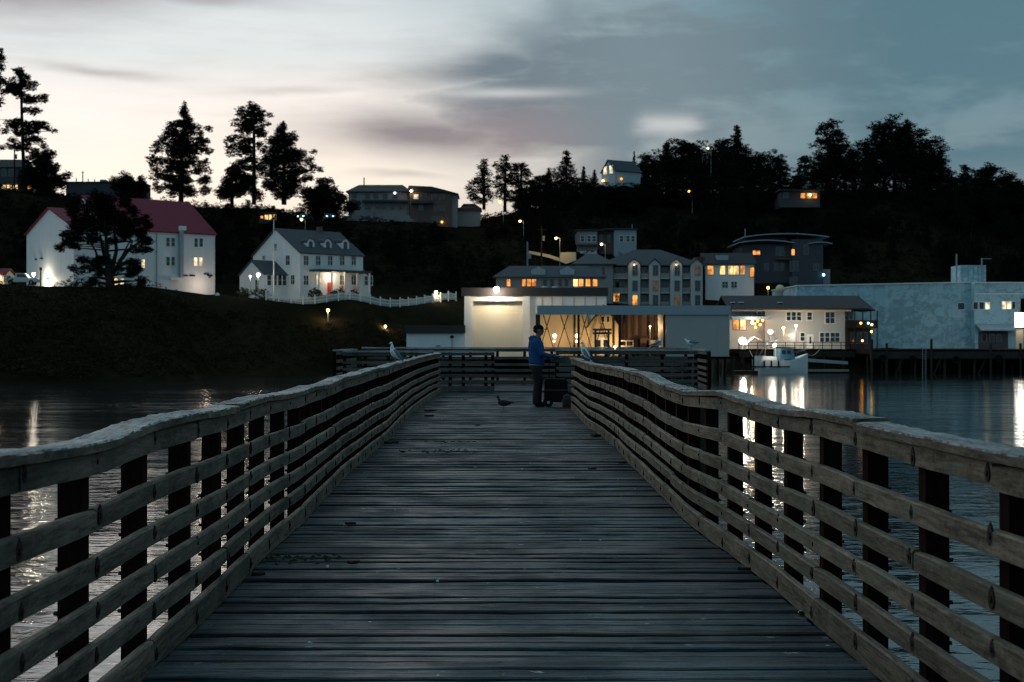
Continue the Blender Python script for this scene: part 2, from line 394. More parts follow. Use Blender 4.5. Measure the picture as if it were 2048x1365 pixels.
for Y in ys:
    for s_ in ss: w.v.append((s_ * Y, Y, th(s_ * Y, Y)))
nS = len(ss)
for j in range(len(ys) - 1):
    for i in range(nS - 1): w.f.append((j * nS + i, j * nS + i + 1, (j + 1) * nS + i + 1, (j + 1) * nS + i))
tag(w.build('hillside', M_ground, None, True), 'dark wooded hillside and bluff', None, None, 'structure')

# ------------------------------------------------------------------ the pier
R_DECK = [(1150, 827.8), (1175.7, 856.4), (1199, 870), (1225.5, 893), (1252, 924), (1281, 952), (1310, 981.6), (1325.6, 997), (1376.4, 1050), (1441.3, 1098.5),
          (1483.6, 1129.5), (1540, 1171.8), (1585, 1214), (1619, 1242), (1672.6, 1287.5), (1720, 1327), (2100, 1653)]
R_TOP = [(1140.5, 721.5), (1164, 727), (1186, 732.5), (1208, 737.6), (1230, 740.5), (1247.4, 742.7), (1257.7, 748.6), (1273.8, 751.5), (1291, 756.6), (1307.5, 766), (1325, 776),
         (1342.6, 782), (1366, 789.6), (1405, 792), (1446, 794.4), (1462, 801), (1498.6, 812), (1529.4, 821.5), (1570.4, 830.3), (1610, 835.4), (1632, 837.6),
         (1680, 850.4), (1726.7, 862.2), (1795, 875.7), (1850.7, 887.4), (1904.6, 899), (1974.7, 915), (2048, 933), (2100, 944)]
L_DECK = [(880, 787.5), (862, 798), (825, 826), (807, 845), (790.5, 866), (777.7, 882), (752, 901), (713.6, 936), (688, 958), (669.6, 979), (642, 1008), (620, 1033), (600.5, 1055),
          (565, 1084.6), (526, 1120), (487.7, 1162), (443, 1212), (410.6, 1245), (369, 1282), (318.6, 1331), (286, 1357), (-60, 1682)]
L_TOP = [(872.5, 710.5), (849, 715), (819.7, 724.4), (790.4, 732.5), (753.8, 742), (724.5, 751.5), (693.7, 759.6), (673, 768.5), (652.7, 776.4), (626, 782.5), (600, 792), (568, 797),
         (529.6, 804), (496, 815.6), (452, 829.6), (389, 842), (360, 848.8), (298.8, 863), (263.7, 874), (186, 898), (140.6, 906), (70.3, 917.3), (0, 933), (-60, 946)]
def curve(deck, top):
    Yd = np.array([H * F / (p[1] - CY) for p in deck]); Xd = np.array([(p[0] - CX) * y / F for p, y in zip(deck, Yd)])
    o = np.argsort(Yd); Yd, Xd = Yd[o], Xd[o]
    dpx = np.array([p[0] for p in deck]); o2 = np.argsort(dpx)
    # depth along the rail as a function of the picture column, then the rail's height there
    Yt, Zt = [], []
    for px, py in top:
        Y = np.interp(px, dpx[o2], Yd[::-1] if dpx[0] < dpx[-1] else Yd)
        Y = np.interp(px, dpx[o2], np.array([H * F / (p[1] - CY) for p in deck])[o2])
        Yt.append(Y); Zt.append(H - (py - CY) * Y / F)
    o3 = np.argsort(Yt)
    return Yd, Xd, np.array(Yt)[o3], np.array(Zt)[o3]
PATH = {1: curve(R_DECK, R_TOP), -1: curve(L_DECK, L_TOP)}
def smoothi(Y, a, b, k=.35):
    return float(np.mean([np.interp(Y + q, a, b) for q in (-k, -k / 2, 0, k / 2, k)]))
def RX(side, Y): return smoothi(Y, PATH[side][0], PATH[side][1])
def RZ(side, Y): return smoothi(Y, PATH[side][2], PATH[side][3], .2)

PIER_END = 39.0
pier = thing('pier', 'long narrow weathered plank pier running out over the harbour water', 'pier', (0, 0, 0))
plank_meshes = []
for k in range(12):
    w = MB(); n = 22
    wv = .0618 + random.uniform(-.004, .002)
    for i in range(n + 1):
        u = i / n - .5; e1 = nz(i * .45, k * 7.7) * .006; e2 = nz(i * .45, k * 7.7 + 50) * .006
        zc = nz(i * .22, k * 3.3, 9) * .006; cup = .004 * random.random()
        for yy, zz in ((-wv + e1, -.045), (-wv + e1, -.006 + zc + cup), (-wv + .009 + e1, zc + cup), (0, zc - .002 + nz(i * .8, k) * .003), (wv - .009 + e2, zc + cup), (wv + e2, -.006 + zc + cup), (wv + e2, -.045)):
            w.v.append((u, yy, zz))
    for i in range(n):
        for j in range(7):
            a = i * 7 + j; b_ = i * 7 + (j + 1) % 7; w.f.append((a, b_, b_ + 7, a + 7))
    w.f += [tuple(range(7)), tuple(range(n * 7, n * 7 + 7))]
    plank_meshes.append(w.mesh('plank', M_deck))
Y = -2.4; cnt = 0
while Y < PIER_END - .05:
    x0 = RX(-1, Y) - random.choice((.09, .07, .03, .10)); x1 = RX(1, Y) + random.choice((.09, .10, .06, .0, .08))
    if random.random() < .06: x1 -= .05
    o = obj('plank', plank_meshes[random.randrange(12)], pier, ((x0 + x1) / 2, Y, random.uniform(-.012, .005)))
    o.scale = (x1 - x0, random.uniform(.97, 1.03), 1); o.rotation_euler = (random.gauss(0, .035), random.gauss(0, .0016), random.gauss(0, .003))
    Y += .1412; cnt += 1
for xx in (-1.35, 0.0, 1.4):
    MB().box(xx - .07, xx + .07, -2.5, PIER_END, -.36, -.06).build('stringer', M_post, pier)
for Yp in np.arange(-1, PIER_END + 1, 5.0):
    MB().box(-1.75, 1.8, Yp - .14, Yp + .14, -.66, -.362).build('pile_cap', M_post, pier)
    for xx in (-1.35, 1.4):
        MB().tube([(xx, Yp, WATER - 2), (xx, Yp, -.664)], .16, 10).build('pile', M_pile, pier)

def board(side, Ya, Yb, zb, zt, off, th_, mat, name, parent, seed, step=.16, wob=.004, cap=False):
    """a sawn board bent along the railing: zb, zt are heights at nominal rail height 1.005, off = how far outside the rail face"""
    w = MB(); n = max(2, int(round((Yb - Ya) / step)))
    dz = random.gauss(0, .0035); tw = random.gauss(0, .004); dx = random.gauss(0, .002)
    for i in range(n + 1):
        Y = Ya + (Yb - Ya) * i / n; k = RZ(side, Y) / 1.005; t = i / n - .5
        X = abs(RX(side, Y)) + off + dx + tw * t
        b0 = zb * k + dz + nz(Y * 2.2, seed, 1) * wob; t0 = zt * k + dz + nz(Y * 2.2, seed, 5) * wob
        if i in (0, n): b0 += random.uniform(0, .006); t0 -= random.uniform(0, .008)
        c = .007 + .004 * abs(nz(Y * 5, seed, 9))
        for xx, zz in ((0, b0), (0, t0 - c), (c, t0), (th_ - c, t0), (th_, t0 - c), (th_, b0)):
            w.v.append((side * (X + xx + nz(Y * 1.3, seed, 3) * wob), Y, zz))
    for i in range(n):
        for j in range(6): a, b_ = i * 6 + j, i * 6 + (j + 1) % 6; w.f.append((a, b_, b_ + 6, a + 6))
    w.f += [tuple(range(6)), tuple(range(n * 6, n * 6 + 6))]
    return w.build(name, mat, parent)
def cap_board(side, Ya, Yb, parent, seed):
    """wide rounded, chewed and lumpy top board"""
    w = MB(); n = max(4, int((Yb - Ya) / .035)) if Yb < 20 else max(4, int((Yb - Ya) / .09))
    prof = [(-.028, .002), (-.030, .031), (-.025, .037), (.02, .039), (.07, .039), (.122, .037), (.130, .031), (.130, .002)]
    m = len(prof)
    lift = [random.uniform(0, .010), random.uniform(0, .010)]; ph = random.uniform(0, 9)
    for i in range(n + 1):
        Y = Ya + (Yb - Ya) * i / n; t = i / n
        X = abs(RX(side, Y)); zt = RZ(side, Y) + lift[0] * (1 - t) ** 6 + lift[1] * t ** 6 + .005 * math.sin(Y * 2.1 + ph)
        for j, (px_, pz) in enumerate(prof):
            top = 1 if 1 < j < 6 else .35
            lump = (nz(Y * 6 + px_ * 22, seed, px_ * 30) * .003 + nz(Y * 14 + px_ * 60, seed + 3, px_ * 60) * .0040 + nz(Y * 38 + px_ * 150, seed, j) * .0060) * top
            ex = nz(Y * 7, seed, j + 20) * .006 + nz(Y * 30, seed, j + 40) * .008 if j in (1, 2, 5, 6) else 0
            w.v.append((side * (X + px_ + ex), Y, zt + pz + lump))
    for i in range(n):
        for j in range(m): a, b_ = i * m + j, i * m + (j + 1) % m; w.f.append((a, b_, b_ + m, a + m))
    w.f += [tuple(range(m)), tuple(range(n * m, n * m + m))]
    o = w.build('cap_board', M_cap, parent); o.data.materials.append(M_railw)
    co = o.data.vertices
    for f in o.data.polygons:
        j = f.index % m if f.index < n * m else 7
        if j in (0, 6, 7) or (j in (1, 5) and nz(f.index * .37, seed) > 0): f.material_index = 1
    return o
# bolt with its rusty washer, and the rod end that sticks out behind the post (local +x points out of the walkway)
w = MB()
w.prism([(-.021, .006), (-.014, .020), (.0, .034), (.014, .020), (.021, .006), (.020, -.012), (.012, -.023), (0, -.027), (-.012, -.023), (-.020, -.012)], -.002, .004)
w.tube([(-.007, 0, 0), (.002, 0, 0)], .010, 6)
BOLT = w.mesh('bolt', M_rust)
ROD = MB().tube([(-.004, 0, 0), (.007, 0, 0), (.0071, 0, 0), (.022, 0, 0)], [.017, .017, .009, .008], 7).mesh('bolt_end', M_rust)
ROWS = [('top_rail', .918, 1.003), ('rail', .705, .787), ('rail', .524, .604), ('rail', .362, .441), ('rail', .205, .284), ('kick_board', .004, .128)]
def pier_railing(side, label, y0):
    rt = thing('pier_railing', label, 'railing', (0, 0, 0), 0, 'railings of the pier')
    Yend = 38.7 if side < 0 else 29.0
    posts = [y0 + .822 * i + random.gauss(0, .012) for i in range(-6, 60)]
    posts = [p for p in posts if -2.3 < p < Yend]
    pm = {}
    for Yp in posts:
        X = abs(RX(side, Yp)); zt = RZ(side, Yp)
        w = MB(); lean = random.gauss(0, .006)
        xa, xb = X + .042, X + .131
        w.add([(side * xa, Yp - .044, -.5), (side * xb, Yp - .044, -.5), (side * xb, Yp + .044, -.5), (side * xa, Yp + .044, -.5),
               (side * xa, Yp - .044 + lean, zt - .002), (side * xb, Yp - .044 + lean, zt - .002), (side * xb, Yp + .044 + lean, zt - .002), (side * xa, Yp + .044 + lean, zt - .002)],
              [(0, 3, 2, 1), (4, 5, 6, 7), (0, 1, 5, 4), (1, 2, 6, 5), (2, 3, 7, 6), (3, 0, 4, 7)])
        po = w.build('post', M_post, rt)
        if 2.5 < Yp < 13:
            for nm, zb, zt_ in ROWS[1:5]:
                o = obj('bolt_end', ROD, po, (side * xb, Yp + random.gauss(0, .006), (zb + zt_) / 2 * zt / 1.005)); o.scale = (side, 1, 1)
    for ri, (nm, zb, zt) in enumerate(ROWS):
        i = -(ri * 2 + (1 if side > 0 else 0)) % 3
        j0 = 0; seed = 10 * ri + side * 3.3
        brks = [-2.4]; k = i
        while k < len(posts): brks.append(posts[k]); k += random.choice((3, 3, 4, 4, 6))
        brks.append(Yend)
        for a, b_ in zip(brks[:-1], brks[1:]):
            if b_ - a < .1: continue
            bo = board(side, a + .004, b_ - .004, zb, zt, 0, .040, M_railw, nm, rt, seed + a, .16 if a < 16 else .3)
            for Yp in posts:
                if a - .02 <= Yp < b_ - .02 and Yp < 24 and Yp > 2.5:
                    o = obj('bolt', BOLT, bo, (side * (abs(RX(side, Yp)) - .0005), Yp + random.gauss(0, .008) + (.03 if abs(Yp - a) < .02 else 0), (zb + zt) / 2 * RZ(side, Yp) / 1.005 + random.gauss(0, .008)))
                    o.scale = (side, 1, 1) if random.random() < .7 else (side, 1.25, 1.25)
    cb = ([-2.4, 1.3, 6.12, 11.05, 15.6, 20.2, 24.9, Yend] if side > 0 else [-2.4, 3.1, 7.9, 11.6, 16.2, 21.0, 25.8, 30.5, 34.8, Yend])
    for a, b_ in zip(cb[:-1], cb[1:]): cap_board(side, a + .006, b_ - .006, rt, a + side * 7.7)
    return rt
pier_railing(-1, 'wavy weathered railing with bumpy pale cap, on the bluff side of the pier', 4.36)
pier_railing(1, 'wavy weathered railing with bumpy pale cap, on the boat side of the pier', 4.52)

# ------------------------------------------------------------------ head of the pier (T-shaped platform)
HZ = .05
head = thing('fishing_platform', 'wide plank platform at the far end of the pier', 'platform', (0, 0, 0))
w = MB(); Y = PIER_END
while Y < 44.6:
    z = HZ + random.uniform(-.006, .006); w.box(-4.3, 6.0, Y, Y + .132, z - .05, z); Y += .142
tag(w.build('planking', M_deck, head), None, None, None, 'stuff')
for yy in (39.3, 41.8, 44.2): MB().box(-4.3, 6.0, yy - .12, yy + .12, HZ - .40, HZ - .062).build('pile_cap', M_post, head)
for xx in (-4.0, -1.8, 1.4, 4.0, 5.7):
    for yy in (39.3, 44.2): MB().tube([(xx, yy, WATER - 2), (xx, yy, HZ - .41)], .17, 9).build('pile', M_pile, head)
def head_rail(label, p0, p1, n, capm, top=1.06, posts=None):
    rt = thing('platform_railing', label, 'railing', (p0[0], p0[1], HZ), math.atan2(p1[1] - p0[1], p1[0] - p0[0]), 'railings of the platform')
    L = math.hypot(p1[0] - p0[0], p1[1] - p0[1])
    for u in (posts or [L * i / (n - 1) for i in range(n)]):
        u = min(max(u, .05), L - .05); MB().box(u - .045, u + .045, .042, .132, -.3, top - .002).build('post', M_post, rt)
    for nm, zb, zt in ROWS:
        k = top / 1.005; MB().box(0, L, 0, .04, zb * k + .002, zt * k - .004).build(nm, M_railx, rt)
    w = MB(); N = int(L / .25)
    for i in range(N + 1):
        u = L * i / N
        for v, zz in ((-.03, .0), (-.03, .042), (.14, .045), (.14, .0)): w.v.append((u, v + nz(u * 3, v) * .008, top + zz + nz(u * 1.7, p0[0], v * 5) * .008))
    for i in range(N):
        for j in range(4): a, b_ = i * 4 + j, i * 4 + (j + 1) % 4; w.f.append((a, b_, b_ + 4, a + 4))
    w.f += [(0, 1, 2, 3), tuple(range(N * 4, N * 4 + 4))]
    w.build('cap_board', capm, rt)
head_rail('short dark railing closing half of the walkway at the platform', (-1.62, PIER_END), (-.08, PIER_END), 4, M_capx, 1.05, [.32, .68, 1.3, 1.5])
head_rail('dark platform railing over the water beside the open shed, with two gulls', (1.60, PIER_END + .15), (5.52, PIER_END + .15), 5, M_capx, 1.09)
head_rail('platform railing on the bluff side, reaching back from the walkway', (-4.25, PIER_END), (-1.75, PIER_END), 5, M_capx, 1.05)
head_rail('long pale-topped railing along the far edge of the platform', (-4.25, 44.5), (5.95, 44.5), 13, M_capx, 1.13)
head_rail('railing across the bluff-side end of the platform', (-4.4, 39.15), (-4.4, 44.4), 6, M_capx, 1.08)
head_rail('railing across the boat-side end of the platform', (6.1, 44.3), (5.75, 39.2), 6, M_capx, 1.08)
# ------------------------------------------------------------------ litter on the deck
def flake(pts, z, name, mat, label, cat, loc, group=None):
    w = MB(); n = len(pts)
    for p in pts: w.v.append((p[0], p[1], 0.0))
    for p in pts: w.v.append((p[0] * .92, p[1] * .92, z + .008 * random.random()))
    w.f = [tuple(range(n))[::-1], tuple(range(n, 2 * n))] + [(i, (i + 1) % n, n + (i + 1) % n, n + i) for i in range(n)]
    return tag(w.build(name, mat, None), label, cat, group) if False else _fl(w, name, mat, label, cat, loc, group)
def _fl(w, name, mat, label, cat, loc, group):
    o = w.build(name, mat); o.location = loc; return tag(o, label, cat, group)
M_litter = pbr('damp_litter', (.022, .010, .007), .8, .5, 20); M_weed = pbr('green_weed', (.030, .045, .014), .85, .5, 30)
M_peb = pbr('pale_shell', (.45, .47, .45), .6, .3, 30)
def blobpts(rx, ry, n=11, j=.35):
    return [(rx * math.cos(2 * math.pi * i / n) * random.uniform(1 - j, 1), ry * math.sin(2 * math.pi * i / n) * random.uniform(1 - j, 1)) for i in range(n)]
def dpx(px, py): Y = H * F / (py - CY); return (WX(px, Y), Y, .004)
for px, py, rx, ry, lab in ((860, 823, .15, .30, 'reddish brown rag lying by the railing foot opposite the gull on the deck'), (858, 834, .12, .16, 'small dark scrap lying just short of the reddish rag'),
                            (1190, 874, .10, .16, 'dark brown scrap tucked under the wavy railing foot'), (780, 888, .16, .12, 'thin dark bark strip lying across the planks')):
    flake(blobpts(rx, ry), .03, 'litter_scrap', M_litter, lab, 'litter', dpx(px, py))
for px, py in ((1000, 783), (930, 800), (1020, 783), (707, 1128), (515, 1152), (1242, 893), (1245, 928), (1185, 940), (1490, 1142), (1610, 1232), (700, 1050), (955, 852), (805, 905)):
    flake(blobpts(random.uniform(.03, .06), random.uniform(.02, .05)), .012, 'litter_flake', M_litter, 'small dark flake of litter on the deck planks', 'litter', dpx(px, py), 'litter flakes on the deck')
for px, py in ((1044, 940), (1060, 929), (655, 1137), (870, 1160), (1490, 1128), (1600, 1228), (790, 1022), (875, 1166), (740, 1250), (1270, 980), (1320, 900), (620, 1290)):
    flake(blobpts(.012, .010, 7), .006, 'shell_bit', M_peb, 'tiny pale shell fragment on the deck planks', 'shell', dpx(px, py), 'shell fragments on the deck')
w = MB()
for px, py, n, sp in ((890, 903, 70, .28), (905, 885, 50, .22), (800, 820, 40, .2), (560, 1120, 60, .2), (880, 805, 40, .25)):
    c = dpx(px, py)
    for i in range(n):
        a = Vector((c[0] + random.gauss(0, sp), c[1] + random.gauss(0, sp * .5), .003)); t = random.uniform(0, 6.28); l = random.uniform(.01, .035)
        d_ = Vector((math.cos(t) * l, math.sin(t) * l, 0)); e_ = Vector((-d_.y * .3, d_.x * .3, 0))
        w.add([a - d_, a + e_, a + d_, a - e_, a + Vector((0, 0, .014))], [(0, 1, 4), (1, 2, 4), (2, 3, 4), (3, 0, 4)])
tag(w.build('deck_weed', M_weed), 'thin scatter of green weed bits on the planks', None, None, 'stuff')

# ------------------------------------------------------------------ person with a fishing cart
def fuse(name, mb, mat, parent, voxel=.012, smooth=4):
    """melt overlapping tapered limbs into one continuous surface"""
    me = mb.mesh(name, mat); o = obj(name, me, parent)
    md = o.modifiers.new('remesh', 'REMESH'); md.mode = 'VOXEL'; md.voxel_size = voxel; md.use_smooth_shade = True
    sm = o.modifiers.new('smooth', 'SMOOTH'); sm.iterations = smooth; sm.factor = .5
    dg = bpy.context.evaluated_depsgraph_get(); me2 = bpy.data.meshes.new_from_object(o.evaluated_get(dg))
    o.modifiers.clear(); o.data = me2; me2.name = name; me2.materials.clear(); me2.materials.append(mat)
    me2.polygons.foreach_set('use_smooth', [True] * len(me2.polygons)); return o
M_skin = pbr('skin', (.22, .12, .085), .6, .1, 20); M_jacket = pbr('blue_fleece', (.012, .062, .18), .85, .25, 12, .2, 0, 0, (1, 1, 1), .02)
M_trs = pbr('dark_trousers', (.014, .011, .011), .85, .3, 15); M_shirt = pbr('pale_shirt', (.30, .31, .33), .8, .1, 15)
PY = 30.5; PX = WX(1073, PY)
man = thing('person', 'person in a blue hooded jacket and dark cap leaning on a cart handle', 'person', (PX, PY, .004))
# local: x forward (towards the railing), y away from the camera, z up
def ell(mb, pts, rads, n=14, ys=1.0, yc=0.0):
    k0 = len(mb.v); mb.tube(pts, rads, n); mb.v[k0:] = [(q[0], yc + (q[1] - yc) * ys, q[2]) for q in mb.v[k0:]]
w = MB()
ell(w, [(0, 0, .80), (0, 0, .92), (-.005, 0, 1.10), (-.015, 0, 1.32), (-.005, 0, 1.42), (.01, 0, 1.46)], [.12, .135, .125, .145, .10, .05], 14, 1.2)
w.tube([(.0, 0, 1.40), (.03, 0, 1.50), (.045, 0, 1.58)], [.066, .056, .058], 12)
w.ball((.042, 0, 1.648), .102, 14, 10, (1.02, .78, 1.03)); w.ball((.078, 0, 1.580), .066, 12, 8, (.95, .80, 1.0)); w.ball((.108, 0, 1.625), .050, 10, 8, (.75, .95, 1.0)); w.ball((.112, 0, 1.548), .030, 8, 6, (1, 1, .8))
w.tube([(.140, 0, 1.635), (.160, 0, 1.598), (.138, 0, 1.590)], [.011, .017, .012], 8); w.ball((.134, 0, 1.566), .018, 8, 6, (1, 1.4, .7))
for sgn in (-1, 1):
    w.ball((.030, sgn * .080, 1.615), .030, 8, 6, (.7, .45, 1.1))
    w.tube([(0, sgn * .085, .86), (.03, sgn * .095, .50), (.005, sgn * .10, .10), (.02, sgn * .10, .05)], [.095, .066, .045, .045], 10)
    w.tube([(-.01, sgn * .17, 1.38), (.09, sgn * .215, 1.13), (.36, sgn * .170, 1.080), (.43, sgn * .165, 1.082)], [.058, .046, .030, .030], 10)
    w.ball((.455, sgn * .163, 1.080), .038, 10, 7, (1.15, 1.0, .5))
    for oy, ln in ((-.030, .75), (-.010, 1.0), (.011, .95), (.030, .7)):
        y_ = sgn * .163 + oy; w.tube([(.47, y_, 1.084), (.500 + .012 * ln, y_, 1.080), (.512 + .012 * ln, y_, 1.058), (.490, y_, 1.040)], [.0105, .010, .0095, .008], 7)
    w.tube([(.425, sgn * .135, 1.070), (.455, sgn * .122, 1.052), (.480, sgn * .125, 1.042)], [.014, .011, .009], 7)
fuse('body', w, M_skin, man, .0075, 2)
w = MB(); ell(w, [(.0, 0, .895), (.005, 0, .95), (.0, 0, 1.10), (-.012, 0, 1.28), (-.012, 0, 1.38), (.0, 0, 1.445), (.012, 0, 1.475)], [.163, .175, .168, .172, .158, .105, .080], 16, 1.18)
for sgn in (-1, 1):
    w.ball((-.008, sgn * .155, 1.375), .088, 10, 8); w.tube([(-.01, sgn * .165, 1.37), (.04, sgn * .205, 1.25), (.105, sgn * .222, 1.125), (.25, sgn * .190, 1.085), (.40, sgn * .167, 1.078)], [.082, .074, .068, .056, .046], 10)
    for q in range(5): t_ = q / 4; w.ball((.06 + .05 * t_, sgn * (.215 + .005 * q), 1.20 - .08 * t_), .060, 8, 6, (1.1, 1.1, .45))
w.ball((-.105, 0, 1.455), .078, 12, 8, (.85, 1.35, .80)); w.ball((-.06, 0, 1.485), .075, 10, 8, (.8, 1.25, .6)); w.tube([(.05, -.07, 1.465), (.085, 0, 1.45), (.05, .07, 1.465)], .030, 8)
fuse('jacket', w, M_jacket, man, .013, 3)
w = MB(); ell(w, [(0, 0, .880), (0, 0, .905)], [.158, .162], 20, 1.14); w.build('shirt_hem', M_shirt, man, True)
w = MB(); ell(w, [(0, 0, .93), (0, 0, .86), (0, 0, .78)], [.145, .155, .135], 16, 1.15)
for sgn in (-1, 1):
    w.tube([(.0, sgn * .085, .84), (.02, sgn * .092, .66), (.035, sgn * .098, .50), (.015, sgn * .102, .28), (.012, sgn * .105, .045)], [.118, .108, .096, .094, .098], 12)
    for q in range(3): w.ball((.012, sgn * .105, .075 + q * .05), .100, 10, 6, (1.02, 1.0, .22))
fuse('trousers', w, M_trs, man, .013, 3)
for sgn in (-1, 1):
    w = MB(); w.ball((.075, sgn * .105, .045), .05, 12, 7, (2.7, 1.05, 1.0)); w.v = [(p_[0], p_[1], max(p_[2], 0.0)) for p_ in w.v]; w.build('shoe', M_black, man, True)
w = MB(); w.ball((.040, 0, 1.672), .112, 16, 10, (1.02, .84, .80)); w.v = [(q[0], q[1], max(q[2], 1.662)) for q in w.v]
w.prism([(.10, -.080), (.18, -.072), (.225, -.04), (.235, 0), (.225, .04), (.18, .072), (.10, .080)], 1.652, 1.664, 'z'); w.build('cap', M_black, man)
for sgn in (-1, 1): MB().ball((.130, sgn * .034, 1.628), .010, 8, 6).build('eye', M_black, man, True)
MB().box(.140, .1505, -.022, .022, 1.562, 1.567).build('mouth', pbr('lips', (.10, .04, .035), .6), man)
w = MB(); w.ball((.020, 0, 1.628), .100, 14, 8, (.93, .86, .62)); w.v = [(min(q[0], .055), q[1], q[2]) for q in w.v]; w.build('hair', pbr('dark_hair', (.012, .009, .008), .8), man, True)

cart = thing('fishing_cart', 'dark wheeled tote cart with upright handle beside the person', 'cart', (WX(1112, 30.4), 30.4, .004))
w = MB(); w.prism([(-.235, .10), (.225, .10), (.25, .15), (.24, .54), (.20, .59), (-.215, .60), (-.245, .55), (-.25, .15)], -.19, .19, 'y'); w.build('tote', M_black, cart)
for xx in (-.14, .0): MB().tube([(xx, .16, .58), (xx, .17, 1.03)], .012, 7).build('handle_upright', M_black, cart)
MB().tube([(-.20, -.20, 1.035), (-.17, -.16, 1.05), (-.02, .10, 1.05), (-.03, .20, 1.035)], .017, 7).build('handle_grip', M_black, cart)
w = MB(); w.prism([(-.10, .96), (.20, .93), (.24, 1.0), (.18, 1.06), (-.06, 1.05)], .02, .2, 'y'); w.build('tackle_pouch', pbr('teal_pouch', (.02, .06, .065), .7), cart)
for sgn in (-1, 1):
    wh = MB().tube([(-.17, sgn * .20, .10), (-.17, sgn * .235, .10)], .10, 16).build('wheel', M_black, cart); MB().tube([(-.17, sgn * .233, .10), (-.17, sgn * .24, .10)], .035, 10).build('hub', M_metal, wh)
w = MB(); w.box(-.20, -.14, -.18, .18, .08, .105); w.box(.16, .20, -.16, .16, .0, .105); w.build('foot_frame', M_metal, cart)
MB().box(-.25, .25, -.196, -.19, .35, .37).build('strap', pbr('grey_strap', (.06, .05, .05), .8), cart)
bag = thing('bucket_bag', 'small dark bag with pale arched handle standing by the cart', 'bag', (WX(1134, 29.6), 29.6, .004))
w = MB(); w.tube([(0, 0, .0), (0, 0, .04), (0, 0, .18), (0, 0, .25), (0, 0, .27)], [.085, .095, .09, .06, .02], 12); w.build('bag_body', M_litter, bag, True)
w = MB(); w.tube([(-.09, -.02, .02), (-.095, -.02, .15), (-.07, -.02, .25), (0, -.02, .295), (.07, -.02, .25), (.095, -.02, .15), (.09, -.02, .02)], .012, 7); w.build('arched_handle', pbr('mauve_webbing', (.14, .10, .11), .8), bag)
w = MB(); w.prism(blobpts(.19, .11, 14, .15), 0, .022, 'z'); o = w.build('red_mat', pbr('dull_red_cloth', (.13, .022, .014), .85, .4, 15)); o.location = (WX(1128, 29.2), 29.2, .006)
tag(o, 'flat dull red cloth on the planks in front of the dark bag', 'cloth')

